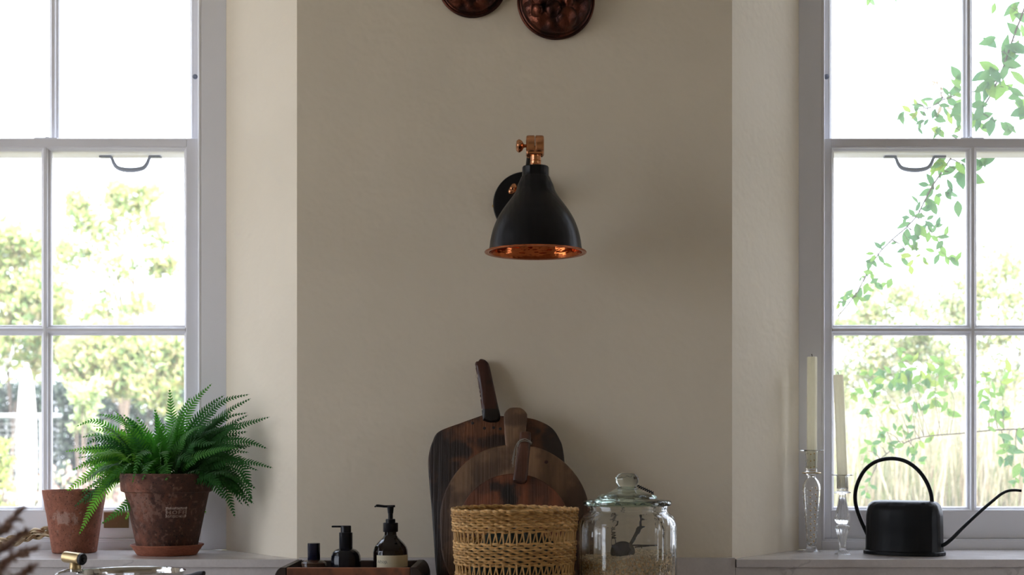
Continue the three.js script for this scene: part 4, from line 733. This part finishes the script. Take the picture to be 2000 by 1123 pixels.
// ---------------------------------------------------------------- steel pan with a bronze knob
{
  const z = 0.35, c = at(257, 1116, z), r = M(100.5, z), base = COUNTER + 0.0006, h = c.y - base, root = thing('steel_pan', 'polished steel pan with a bronze T shaped knob at its rim', 'pan', undefined, [c.x, base, z]);
  mk('vessel', lathe([[0, 0], [r * 0.9, 0], [r * 0.96, 0.004], [r * 0.98, 0.012], [r * 0.985, h - 0.006], [r * 1.0, h - 0.002], [r * 1.022, h - 0.0006], [r * 1.03, h + 0.0004], [r * 1.022, h + 0.0014], [r * 1.0, h + 0.0008], [r * 0.975, h - 0.003], [r * 0.965, h - 0.01], [r * 0.96, 0.016], [r * 0.93, 0.006], [0, 0.004]], 120, 0.7), steel, root);
  const q = (px, py, f = 0) => at(px, py, z + f).sub(root.position);
  mk('bracket', [sweep([q(108, 1124, 0.02), q(122, 1117.5, 0.02), q(142, 1113.5, 0.01), q(156, 1122, 0.01)], 0.0032, 30, 10), sweep([q(142, 1113.5, 0.01), q(150, 1112, 0.0), q(160, 1115, -0.0)], 0.0045, 16, 10), cyl(q(147, 1116, 0.005), q(147, 1111.5, 0.005), 0.0125, 0.0115, 28)], steel, root);
  mk('knob', [turned([[0, 0], [0.0095, 0], [0.0104, 0.0015], [0.0098, 0.006], [0.0095, 0.0105], [0.011, 0.017], [0, 0.017]], q(147, 1112, 0.005), V(0, 1, 0), 32), turned([[0, 0], [0.0075, 0.0003], [0.0094, 0.002], [0.0101, 0.005], [0.0101, 0.033], [0.0106, 0.0335], [0.0106, 0.0365], [0.0101, 0.037], [0, 0.037]], q(124.5, 1087, 0.0), V(0.93, -0.09, 0.36), 40)], bronze, root).userData.label = 'aged bronze T shaped knob';
  mk('end_cap', [turned([[0, 0], [0.0098, 0], [0.0104, 0.0012], [0.0104, 0.0055], [0.0092, 0.007], [0.0052, 0.0072], [0.005, 0.0098], [0.0042, 0.0108], [0, 0.011]], q(124.5, 1087, 0.0).addScaledVector(V(0.93, -0.09, 0.36).normalize(), 0.0365), V(0.93, -0.09, 0.36), 32)], darkIron, root).userData.label = 'dark end cap';
  mk('handle', sweep([q(350, 1128, 0.03), q(372, 1124.5, 0.05), q(386, 1120.5, 0.06), q(399, 1119.5, 0.065)], (t) => 0.0032 + 0.0008 * t, 20, 10), darkIron, root);
}

// ---------------------------------------------------------------- dried grass close to the camera, in a vase on a table outside the frame
{
  const z = 1.55, tx = -0.62, ty = 0.74, wood = mat({ map: rep(floorMap, 1), roughness: 0.5 }), t = thing('side_table', 'plain wooden table carrying the vase of dried grass', 'table');
  mk('table_top', box(tx - 0.5, tx + 0.22, ty - 0.03, ty, z - 0.25, z + 0.3, 0.004), wood, t);
  for (const [x, zz] of [[-0.46, -0.2], [0.18, -0.2], [-0.46, 0.25], [0.18, 0.25]]) mk('leg', box(tx + x - 0.02, tx + x + 0.02, 0, ty - 0.03, z + zz - 0.02, z + zz + 0.02), wood, t);
  const vx = tx - 0.02, v = thing('vase', 'stoneware vase holding stems of dried grass', 'vase', undefined, [vx, ty + 0.0005, z]);
  mk('vessel', lathe([[0, 0], [0.05, 0], [0.065, 0.03], [0.068, 0.08], [0.05, 0.13], [0.03, 0.155], [0.033, 0.17], [0.028, 0.17], [0.026, 0.155], [0.045, 0.128], [0.06, 0.08], [0.055, 0.01], [0, 0.01]], 48), mat({ color: rgb(0.5, 0.47, 0.42), roughness: 0.6 }), v);
  const root = thing('dried_grass', 'blurred brown dried grass plumes close to the camera, bottom left', 'dried grass'), pm = mat({ color: rgb(0.36, 0.23, 0.185), roughness: 0.95 });
  const plume = (pts, n, L) => {
    const c = new THREE.CatmullRomCurve3(pts), g = [sweep(pts, 0.0008, 40, 5)];
    for (let i = 0; i < n; i++) {
      const t = rr(0.6, 1), p = c.getPointAt(t), tan = c.getTangentAt(t), d = tan.clone().multiplyScalar(0.9).add(V(gauss(), gauss(), gauss()).multiplyScalar(0.55)).normalize(), l = L * rr(0.5, 1) * (1.25 - t * 0.7), e = p.clone().addScaledVector(d, l).add(V(0, -l * 0.1, 0));
      g.push(sweep([p, p.clone().lerp(e, 0.5).addScaledVector(tan, l * 0.05), e], (u) => 0.00125 * (1.1 - u * 0.5), 4, 4));
    }
    mk('plume', g, pm, root);
  };
  const s = V(vx, ty + 0.1, z), q = (px, py, f = 0) => at(px, py, z + f);
  const tips = [[[-40, 1075], [5, 1035], [42, 994]], [[-70, 1130], [0, 1075], [50, 1040]], [[-60, 1160], [0, 1100], [62, 1072]], [[-60, 1190], [10, 1140], [60, 1108]], [[-110, 1100], [-40, 1060], [14, 1030]], [[-80, 1210], [-5, 1120], [22, 1085]], [[-90, 1180], [-30, 1120], [8, 1104]]];
  for (const [a, b, e] of tips) plume([s, q(a[0] - 45, a[1] + 95), q(a[0], a[1], rr(-0.02, 0.02)), q(b[0], b[1], rr(-0.03, 0.03)), q(e[0], e[1], rr(-0.03, 0.03))], 190, 0.021);
}

// ---------------------------------------------------------------- the garden
const GROUND = -0.25;
const lawnMap = tex(512, 512, (u, v) => { const k = 0.75 + 0.6 * (fbm(u, v, 30, 30, 5, 501) - 0.4); return [122 * k, 116 * k, 74 * k]; });
struct('ground', 'sunlit dry lawn of the garden', box(-60, 60, GROUND - 0.3, GROUND, -80, OUT), mat({ map: rep(lawnMap, 0.4), roughness: 1 }));
struct('ground', 'paving on the garden side of the house', box(-30, ROOM.x0 - 0.3, GROUND - 0.3, GROUND, OUT, 25), mat({ color: rgb(0.5, 0.45, 0.37), roughness: 1 }));
const leafGeo = (() => {
  const g = new THREE.BufferGeometry();
  g.setAttribute('position', new THREE.Float32BufferAttribute([0, 0, 0, -0.26, 0.42, 0.06, 0, 0.4, 0, 0, 0, 0, 0, 0.4, 0, 0.26, 0.42, 0.06, -0.26, 0.42, 0.06, 0, 1, -0.08, 0, 0.4, 0, 0, 0.4, 0, 0, 1, -0.08, 0.26, 0.42, 0.06], 3));
  g.computeVertexNormals(); return g;
})();
function foliage(parent, n, place, size, m, tints, name = 'foliage') {
  const im = new THREE.InstancedMesh(leafGeo, m, n), d = new THREE.Object3D(), c = new THREE.Color();
  for (let i = 0; i < n; i++) { const p = place(i); d.position.copy(p); d.rotation.set(rr(-1.6, 1.6), rr(0, 6.283), rr(-1.6, 1.6)); d.scale.setScalar(size * rr(0.6, 1.3)); d.updateMatrix(); im.setMatrixAt(i, d.matrix); const t = tints[Math.floor(rnd() * tints.length)], k = rr(0.8, 1.2); im.setColorAt(i, c.setRGB(t[0] * k, t[1] * k, t[2] * k)); }
  im.name = name; im.userData.kind = 'stuff'; parent.add(im); return im;
}
const leafWhite = mat({ color: 0xffffff, roughness: 0.97, transmission: 0.45, thickness: 0 });
const barkM = mat({ color: rgb(0.16, 0.125, 0.1), roughness: 0.95, bumpMap: rep(brush, 3), bumpScale: 0.01 });
function tree(label, foot, height, blobs, n, size, tints, lean = 0.2, girth = 0.02) {  // blobs: [x, y, z, radius] clumps that carry the leaves
  const root = thing('garden_tree', label, 'tree', undefined, [foot[0], GROUND, foot[1]]), g = [], crown = V(lean, height * 0.45, 0);
  g.push(sweep([V(0, -0.05, 0), V(lean * 0.3, height * 0.2, 0), crown], (t) => height * girth * (1.2 - 0.6 * t), 16, 10));
  for (const [x, y, z, r] of blobs) { const e = V(x - foot[0], y - GROUND, z - foot[1]); g.push(sweep([V(0, height * 0.18, 0).lerp(crown, 0.5), crown.clone().lerp(e, 0.45).add(V(rr(-0.2, 0.2), rr(-0.1, 0.3), 0)), e, e.clone().add(V(rr(-0.5, 0.5) * r, r * 0.6, 0))], (t) => height * girth * 0.42 * (1.1 - t), 14, 6)); }
  mk('trunk', g, barkM, root);
  const clumps = [];
  for (const [x, y, z, r] of blobs) for (let i = 0; i < 16; i++) clumps.push([V(x - foot[0] + gauss() * r * 0.75, y - GROUND + gauss() * r * 0.7, z - foot[1] + gauss() * r * 0.6), r * rr(0.25, 0.6)]);
  foliage(root, n, () => { const [p, r] = clumps[Math.floor(rnd() * clumps.length)]; return V(p.x + gauss() * r, p.y + gauss() * r * 0.8, p.z + gauss() * r); }, size, leafWhite, tints);
  return root;
}
const blobAt = (px, py, z, n) => { const p = at(px, py, z); return [p.x, p.y, p.z, M(n, z)]; };
const GREEN = [[0.34, 0.46, 0.17], [0.48, 0.54, 0.22], [0.62, 0.6, 0.28], [0.24, 0.38, 0.16], [0.7, 0.58, 0.38]];
const COOL = [[0.04, 0.08, 0.06], [0.06, 0.1, 0.065], [0.035, 0.07, 0.055]];
// left of the house wall
tree('pale open tree with slender forking branches beyond the left window', [X(225, -24), -24], 6.5, [blobAt(250, 420, -24, 60), blobAt(180, 440, -24, 50), blobAt(300, 450, -24, 45), blobAt(220, 520, -24, 60), blobAt(140, 500, -24, 45), blobAt(270, 590, -24, 50), blobAt(190, 610, -24, 55), blobAt(320, 520, -24, 30), blobAt(230, 380, -24, 35), blobAt(290, 385, -24, 30), blobAt(150, 400, -24, 30)], 6500, 0.13, GREEN, 0.3, 0.013);
tree('dense yellow green tree behind the white parasol', [X(20, -26), -26], 5.5, [blobAt(40, 480, -26, 60), blobAt(0, 560, -26, 70), blobAt(60, 580, -26, 60), blobAt(-40, 520, -26, 60), blobAt(110, 600, -26, 50), blobAt(30, 660, -26, 70), blobAt(-60, 650, -26, 60), blobAt(90, 690, -26, 50)], 12000, 0.16, GREEN, 0.1, 0.007);
tree('broad pale green tree low behind the fern', [X(270, -22), -22], 4, [blobAt(180, 690, -22, 60), blobAt(250, 680, -22, 60), blobAt(320, 690, -22, 60), blobAt(370, 720, -22, 60), blobAt(220, 740, -22, 50), blobAt(300, 750, -22, 60), blobAt(150, 720, -22, 40), blobAt(390, 650, -22, 30)], 13000, 0.14, GREEN, 0.1, 0.005);
{
  const root = thing('hedge', 'dark blue green hedge along the white garden fence', 'hedge'), z = -29, x0 = X(-160, z), x1 = X(480, z);
  mk('twigs', (() => { const g = []; for (let i = 0; i < 60; i++) { const x = rr(x0, x1); g.push(sweep([V(x, GROUND, z + rr(-0.3, 0.3)), V(x + rr(-0.2, 0.2), 1, z), V(x + rr(-0.4, 0.4), 2.2, z)], 0.03, 6, 5)); } return g; })(), barkM, root);
  foliage(root, 16000, () => V(rr(x0, x1), GROUND + 2.95 * Math.pow(rnd(), 0.8) + gauss() * 0.15, z + gauss() * 0.5), 0.2, leafWhite, COOL);
}
{
  const z = -23.5, root = thing('garden_fence', 'white railed wire fence in front of the dark hedge', 'fence'), white = mat({ color: rgb(0.75, 0.78, 0.8), roughness: 0.5 }), yT = Y(808, z), yB = GROUND;
  mk('rail', box(X(-200, z), X(120, z), yT - 0.06, yT, z - 0.03, z + 0.03, 0.01), white, root);
  for (const px of [-120, -20, 82]) mk('fence_post', box(X(px, z) - 0.035, X(px, z) + 0.035, yB, yT, z - 0.035, z + 0.035, 0.01), white, root);
  const g = []; for (let y = yB + 0.3; y < yT - 0.05; y += 0.11) g.push(box(X(-200, z), X(120, z), y, y + 0.004, z - 0.002, z + 0.002)); for (let x = X(-200, z); x < X(120, z); x += 0.16) g.push(box(x, x + 0.003, yB + 0.3, yT - 0.05, z - 0.002, z + 0.002));
  mk('wire_mesh', g, white, root).userData.kind = 'stuff';
}
{
  const z = -17.2, c = at(52, 715, z), root = thing('closed_parasol', 'closed white garden parasol standing beyond the left window', 'parasol', undefined, [c.x, GROUND, z]), h = c.y - GROUND, r = (n) => M(n, z);
  const g = lathe([[0.02, 0.55], [r(11), 0.62], [r(17), 0.95], [r(17.5), h - 1.2], [r(16), h - 0.7], [r(13), h - 0.3], [r(6.5), h - 0.06], [0, h]], 80, 0), p = g.attributes.position;
  for (let i = 0; i < p.count; i++) { const a = Math.atan2(p.getX(i), p.getZ(i)), k = 1 + 0.13 * Math.cos(a * 8) * smooth(h, h - 0.5, p.getY(i)); p.setX(i, p.getX(i) * k); p.setZ(i, p.getZ(i) * k); }
  g.computeVertexNormals();
  mk('canopy', g, mat({ color: rgb(0.82, 0.82, 0.82), roughness: 0.9 }), root);
  mk('pole', cyl(V(0, 0.02, 0), V(0, h + 0.04, 0), 0.025), mat({ color: rgb(0.7, 0.7, 0.7), roughness: 0.5 }), root);
  mk('base', lathe([[0, 0], [0.3, 0], [0.3, 0.05], [0.06, 0.08], [0.04, 0.3], [0, 0.3]], 32), mat({ color: rgb(0.5, 0.5, 0.5), roughness: 0.8 }), root);
}
function bush(label, px, py, z, wpx, hpx, n, size, tints, name = 'garden_shrub') {
  const c = at(px, py, z), root = thing(name, label, 'shrub', undefined, [c.x, GROUND, z]), rx = M(wpx, z), H = c.y - GROUND, ry = M(hpx, z), g = [];
  for (let i = 0; i < 16; i++) { const a = rr(0, 6.28), e = V(Math.cos(a) * rx * 0.7, H + rr(-0.4, 0.5) * ry, Math.sin(a) * rx * 0.6); g.push(sweep([V(rr(-0.05, 0.05), -0.02, 0), e.clone().multiplyScalar(0.5).add(V(0, 0.1, 0)), e], (t) => 0.018 * (1.1 - t), 10, 5)); }
  mk('stems', g, barkM, root);
  const cl = []; for (let i = 0; i < 60; i++) { const a = rr(0, 6.28), q = Math.sqrt(rnd()); cl.push([V(Math.cos(a) * q * rx, H + Math.sin(a * 1.7 + i) * ry * q, Math.sin(a) * q * rx * 0.6), rx * rr(0.08, 0.22)]); }
  foliage(root, n, () => { const [p, r] = cl[Math.floor(rnd() * cl.length)]; return V(p.x + gauss() * r, Math.max(0.02, p.y + gauss() * r), p.z + gauss() * r); }, size, leafWhite, tints);
}
bush('yellow green shrub at the left edge below the parasol', -8, 930, -9, 34, 80, 2600, 0.06, [[0.42, 0.5, 0.12], [0.3, 0.42, 0.08], [0.55, 0.55, 0.2]]);
bush('leggy light shrub between the glazing bar and the fern', 165, 800, -7.5, 30, 55, 420, 0.085, [[0.45, 0.55, 0.3], [0.5, 0.6, 0.25]]);
{
  const root = thing('flower_bed', 'pale pink and white flowers in the bed below the fence', 'flowers'); root.userData.kind = 'stuff';
  foliage(root, 4200, () => { const z = rr(-21, -10), px = rr(-150, 420); return V(X(px, z), GROUND + rr(0.1, 0.75) + (z < -16 ? 0.55 * rnd() : 0), z); }, 0.11, leafWhite, [[0.6, 0.42, 0.36], [0.75, 0.7, 0.62], [0.2, 0.24, 0.1], [0.5, 0.45, 0.3], [0.45, 0.22, 0.18]], 'blossom');
}
// right
const HAZEL = [[0.34, 0.44, 0.18], [0.46, 0.52, 0.22], [0.62, 0.54, 0.32], [0.28, 0.36, 0.18], [0.72, 0.68, 0.46], [0.22, 0.29, 0.15]];
tree('tall fine leaved thicket filling the right window', [X(1960, -12), -12], 4.2, [blobAt(1960, 520, -12, 70), blobAt(2050, 480, -12, 90), blobAt(1900, 570, -12, 60), blobAt(1990, 610, -12, 80), blobAt(1850, 620, -12, 60), blobAt(1920, 680, -12, 80), blobAt(2050, 640, -12, 80), blobAt(1850, 720, -12, 70), blobAt(1990, 750, -12, 80), blobAt(1900, 810, -12, 70), blobAt(2040, 820, -12, 80), blobAt(1860, 780, -12, 60)], 15000, 0.06, HAZEL, 0.1, 0.006);
tree('lower fine leaved thicket beside the leaning candle', [X(1720, -12.5), -12.5], 3.2, [blobAt(1700, 600, -12.5, 60), blobAt(1770, 600, -12.5, 60), blobAt(1650, 640, -12.5, 60), blobAt(1720, 670, -12.5, 70), blobAt(1800, 680, -12.5, 60), blobAt(1680, 730, -12.5, 60), blobAt(1760, 750, -12.5, 70), blobAt(1640, 760, -12.5, 50), blobAt(1700, 810, -12.5, 70), blobAt(1790, 815, -12.5, 70)], 13000, 0.06, HAZEL, 0.1, 0.006);
{
  const root = thing('meadow_grass', 'tall dry straw coloured grass below the thicket', 'grass'); root.userData.kind = 'stuff';
  const blade = new THREE.BufferGeometry(); blade.setAttribute('position', new THREE.Float32BufferAttribute([-0.006, 0, 0, 0.006, 0, 0, 0.03, 0.6, 0.02, -0.006, 0, 0, 0.03, 0.6, 0.02, 0.022, 0.6, 0.02, 0.022, 0.6, 0.02, 0.03, 0.6, 0.02, 0.09, 1, 0.05], 3)); blade.computeVertexNormals();
  const n = 17000, im = new THREE.InstancedMesh(blade, leafWhite, n), d = new THREE.Object3D(), c = new THREE.Color(), T = [[0.42, 0.36, 0.24], [0.36, 0.28, 0.19], [0.2, 0.22, 0.1], [0.6, 0.54, 0.42], [0.16, 0.2, 0.08]];
  for (let i = 0; i < n; i++) { const z = rr(-11.5, -3.5); d.position.set(X(rr(1580, 2200), z), GROUND, z); d.rotation.set(rr(-0.15, 0.15), rr(0, 6.28), rr(-0.15, 0.15)); d.scale.set(rr(0.8, 1.8), z < -7.5 ? rr(1.2, 2.1) : rr(0.4, 1.05), 1); d.updateMatrix(); im.setMatrixAt(i, d.matrix); const t = T[Math.floor(rnd() * 5)]; im.setColorAt(i, c.setRGB(...t)); }
  im.name = 'grass_blades'; im.userData.kind = 'stuff'; root.add(im);
}
// the leafy branches that hang close outside the right window
{
  const big = (() => {                                                  // a pointed oval leaf, folded along its rib
    const n = 7, pos = [], W = [0.015, 0.14, 0.22, 0.235, 0.19, 0.1, 0], p = (i, s) => { const t = i / (n - 1); return [s * W[i], t, (s ? 0.05 : 0) - 0.22 * t * t]; };
    for (let i = 0; i < n - 1; i++) for (const s of [-1, 1]) { const a = p(i, 0), b = p(i, s), c = p(i + 1, 0), d = p(i + 1, s); s > 0 ? pos.push(...a, ...b, ...d, ...a, ...d, ...c) : pos.push(...a, ...d, ...b, ...a, ...c, ...d); }
    const g = new THREE.BufferGeometry(); g.setAttribute('position', new THREE.Float32BufferAttribute(pos, 3)); return mergeVertices(g);
  })(); big.computeVertexNormals(); boxUV(big);
  const ms = [leafMat(0.11, 0.24, 0.085, 0.42), leafMat(0.18, 0.33, 0.07, 0.45), leafMat(0.085, 0.2, 0.085, 0.4), leafMat(0.3, 0.4, 0.08, 0.45), leafMat(0.42, 0.32, 0.22, 0.45)];
  const twigM = mat({ color: rgb(0.09, 0.075, 0.06), roughness: 0.9 });
  const branchThing = (label, main, r0, z0, z1, foot) => {
    const root = thing('leafy_branch', label, 'branch'), pts = main.map(([px, py], i) => at(px, py, mixN(z0, z1, i / (main.length - 1))));
    mk('branch', sweep([...foot, ...pts], (t) => r0 * (1.1 - 0.72 * t), 90, 7), twigM, root);
    const c = new THREE.CatmullRomCurve3(pts);
    const near = (p) => { let best = null, bd = 1e9; for (let i = 0; i <= 60; i++) { const q = c.getPointAt(i / 60), d = q.distanceToSquared(p); if (d < bd) { bd = d; best = q; } } return best; };
    const twigs = [];
    return { root, c, twig(px, py, n, Lpx, dir, kinds, spread = 1) {    // a spray of n leaves about that pixel
      const zz = near(at(px, py, (z0 + z1) / 2)).z + rr(-0.05, 0.05), p = at(px, py, zz), q = near(p);
      if (q.distanceTo(p) > 0.004) twigs.push(sweep([q, q.clone().lerp(p, 0.5).add(V(rr(-0.12, 0.12), 0.06, rr(-0.1, 0.1)).multiplyScalar(q.distanceTo(p))), p], (t) => (q.distanceTo(p) > 0.09 ? 0.0008 : 0.0014) * (1.2 - 0.6 * t), 10, 5));
      n = Math.round(n * 1.45); for (let i = 0; i < n; i++) {
        const a = dir * Math.PI / 180 + (i - (n - 1) / 2) * 1.05 * spread + rr(-0.3, 0.3), m = new THREE.Mesh(big, ms[kinds[i % kinds.length]]), L = M(Lpx, zz) * rr(0.75, 1.1);
        const away = n > 1 ? (i - (n - 1) / 2) * L * 0.42 : 0; m.position.copy(p).add(V(Math.cos(dir * Math.PI / 180) * away + rr(-0.2, 0.2) * L, Math.sin(dir * Math.PI / 180) * away + rr(-0.2, 0.2) * L, 0)); m.rotation.set(rr(-0.45, 0.45), rr(-0.6, 0.6), a - Math.PI / 2, 'ZXY'); m.scale.set(L * rr(0.85, 1.1), L, L);
        const cn = root.userData.counts ??= {}; const k = cn.leaf = (cn.leaf ?? -1) + 1; m.name = k ? `leaf_${String(k).padStart(3, '0')}` : 'leaf'; root.add(m);
      }
    }, done() { mk('twigs', twigs, twigM, root); } };
  };
  const A = branchThing('long arching branch with large serrated green leaves crossing the right window', [[2040, -60], [2000, 20], [1975, 85], [1960, 130], [1935, 185], [1900, 240], [1872, 285], [1840, 335], [1812, 378], [1796, 415], [1775, 440], [1740, 470], [1712, 500], [1692, 535], [1680, 562], [1660, 590], [1636, 618]], 0.0052, -0.95, -1.3, [V(2.3, GROUND, -1.1), V(2.25, 1.0, -1.05), V(2.0, 1.9, -1.0)]);
  for (const [px, py, n, L, dir, k] of [[1990, 5, 3, 46, 250, [1, 0]], [1940, 5, 1, 30, 250, [1]], [1992, 80, 2, 40, 60, [0, 1]], [1946, 100, 3, 40, 110, [2, 0]], [1942, 140, 3, 46, 190, [0, 1, 2]], [1965, 118, 4, 46, 20, [0, 2, 0, 1]], [1985, 135, 3, 46, -20, [0, 1]], [1930, 160, 3, 42, 240, [1, 0, 2]], [1960, 170, 3, 44, 300, [0, 1, 0]], [1985, 180, 2, 40, 280, [1, 0]], [1920, 205, 3, 42, 200, [1, 0, 2]], [1912, 232, 3, 36, 290, [0, 2, 1]], [1945, 238, 3, 40, 300, [0, 2, 0]], [1970, 232, 2, 44, 10, [0, 2]], [1895, 205, 2, 40, 150, [0, 1]],
    [1868, 178, 2, 30, 45, [1, 0]], [1872, 225, 2, 28, 20, [0, 1]], [1845, 245, 4, 26, 200, [1, 3, 0, 0]], [1860, 262, 2, 26, 40, [0, 1]], [1830, 255, 2, 20, 260, [0]],
    [1870, 315, 3, 44, 320, [0, 1, 2]], [1852, 308, 3, 32, 190, [1, 0, 3]], [1880, 340, 3, 40, 300, [0, 2, 1]], [1905, 335, 2, 40, 20, [0, 2]], [1862, 346, 2, 34, 5, [2, 0]], [1838, 322, 2, 26, 190, [1, 0]], [1873, 385, 1, 34, 270, [0]],
    [1815, 378, 4, 32, 230, [0, 2, 0, 1]], [1838, 378, 4, 30, 330, [2, 0, 1, 0]], [1826, 372, 3, 20, 80, [0, 1]], [1786, 410, 2, 22, 60, [0, 2]], [1776, 425, 2, 24, 185, [0, 2]], [1808, 428, 3, 28, 10, [0, 2, 0]], [1778, 450, 2, 36, 260, [0, 0]], [1818, 440, 3, 22, 330, [2, 0, 0]],
    [1795, 468, 4, 30, 200, [0, 1, 2, 1]], [1825, 460, 3, 26, 340, [1, 1, 0]], [1838, 478, 3, 24, 250, [1, 0, 1]], [1848, 505, 4, 26, 330, [1, 0, 1, 1]], [1768, 490, 3, 24, 230, [0, 2, 3]], [1780, 505, 2, 26, 240, [3, 3]], [1800, 500, 2, 18, 270, [3, 1]], [1750, 474, 1, 14, 180, [0]],
    [1708, 496, 4, 24, 220, [0, 2, 1, 0]], [1715, 502, 2, 24, 300, [1, 0]], [1700, 548, 3, 24, 60, [1, 0, 1]], [1712, 555, 3, 28, 330, [1, 0, 1]], [1690, 540, 2, 14, 190, [0, 1]], [1665, 580, 3, 26, 170, [0, 1, 0]], [1675, 578, 3, 24, 300, [0, 1, 1]], [1645, 590, 3, 16, 200, [1, 0, 3]]]) A.twig(px, py, n, L, dir, k);
  A.done();
  const C = branchThing('thin side twig with withered leaves across the upper right pane', [[1960, 150], [1905, 178], [1868, 186], [1840, 196], [1815, 210], [1795, 212], [1770, 222]], 0.0022, -1.0, -1.15, []);
  for (const [px, py, n, L, dir, k] of [[1795, 215, 4, 26, 200, [0, 1, 0, 3]], [1775, 220, 3, 26, 190, [0, 3, 0]], [1790, 202, 1, 14, 110, [3]], [1824, 215, 3, 26, 270, [0, 2, 0]], [1840, 208, 2, 22, 310, [4, 0]], [1845, 196, 2, 22, 40, [0, 1]], [1830, 165, 3, 10, 140, [4]], [1838, 180, 3, 9, 60, [4]], [1858, 180, 3, 40, 50, [0, 0, 1]], [1800, 238, 3, 20, 230, [0, 2]], [1812, 230, 1, 22, 240, [2]]]) C.twig(px, py, n, L, dir, k);
  C.done();
  const T = branchThing('branch tip with one green leaf dipping into the top of the right pane', [[1730, -90], [1718, -40], [1702, -8]], 0.002, -1.1, -1.1, [V(X(2060, -1.0), Y(-260, -1.0), -1.0), V(X(1860, -1.05), Y(-180, -1.05), -1.05)]);
  T.twig(1700, -8, 2, 26, 265, [0, 1]); T.twig(1750, -2, 1, 10, 260, [0]); T.done();
  const B = branchThing('low nearly level branch with bright leaf sprays above the watering can', [[2040, 838], [1990, 838], [1930, 841], [1870, 847], [1820, 851], [1790, 856], [1765, 866], [1740, 880], [1715, 900]], 0.0045, -1.5, -1.75, [V(X(2400, -1.4), GROUND, -1.4), V(X(2300, -1.4), 0.9, -1.4)]);
  for (const [px, py, n, L, dir, k] of [[1760, 700, 3, 24, 60, [1]], [1775, 715, 4, 26, 30, [1, 3]], [1800, 725, 4, 28, 350, [1, 1, 3]], [1740, 730, 4, 26, 150, [1, 0]], [1700, 735, 3, 24, 120, [3, 1]], [1680, 765, 4, 26, 200, [1, 3, 1]], [1725, 760, 4, 24, 180, [0, 1]], [1755, 745, 4, 26, 10, [0, 0, 1]], [1790, 750, 4, 28, 330, [1, 0]], [1830, 720, 4, 28, 20, [1, 3]], [1845, 735, 4, 28, 300, [1]], [1825, 770, 4, 28, 250, [1, 3]], [1790, 785, 4, 28, 300, [0, 1]], [1850, 790, 3, 28, 260, [1, 1]], [1700, 800, 3, 22, 230, [1, 0]], [1735, 795, 3, 22, 260, [1, 3]], [1770, 830, 3, 22, 40, [1, 0]], [1735, 845, 4, 22, 190, [1, 0]], [1750, 862, 4, 22, 200, [0, 1]], [1775, 875, 3, 24, 300, [1, 0]], [1715, 868, 3, 22, 210, [1, 0]], [1695, 880, 3, 20, 250, [1]], [1800, 862, 3, 22, 350, [1, 3]], [1790, 890, 3, 22, 280, [1, 0]], [1700, 935, 3, 16, 250, [1, 0]], [1690, 960, 3, 16, 260, [1, 0]],
    [1925, 745, 4, 26, 60, [1, 3]], [1935, 765, 4, 26, 330, [1]], [1955, 740, 3, 30, 20, [1, 3]], [1945, 800, 4, 26, 300, [1, 0]], [1930, 820, 3, 24, 60, [1]], [1960, 815, 3, 24, 20, [1, 3]], [1975, 860, 4, 30, 200, [0, 1]], [1985, 880, 4, 30, 210, [0, 2]], [1960, 885, 3, 26, 230, [0, 1]], [1998, 905, 3, 32, 270, [0, 1]], [1990, 940, 3, 18, 150, [0, 1]]]) B.twig(px, py, n, L, dir, k);
  B.done();
}
tag(foliage(scene, 14, (i) => at(rr(-10, 42), 122 + rr(-6, 8) + (i > 9 ? 12 : 0), -8), 0.05, leafWhite, [[0.55, 0.5, 0.14], [0.4, 0.5, 0.12], [0.7, 0.5, 0.3]], 'leaf_spray'), 'yellowing leaf tips entering the upper left pane', 'leaves');

scene.traverse((o) => { delete o.userData.counts; if (o.isMesh) { o.castShadow = o.receiveShadow = true; } });
renderer.render(scene, camera);
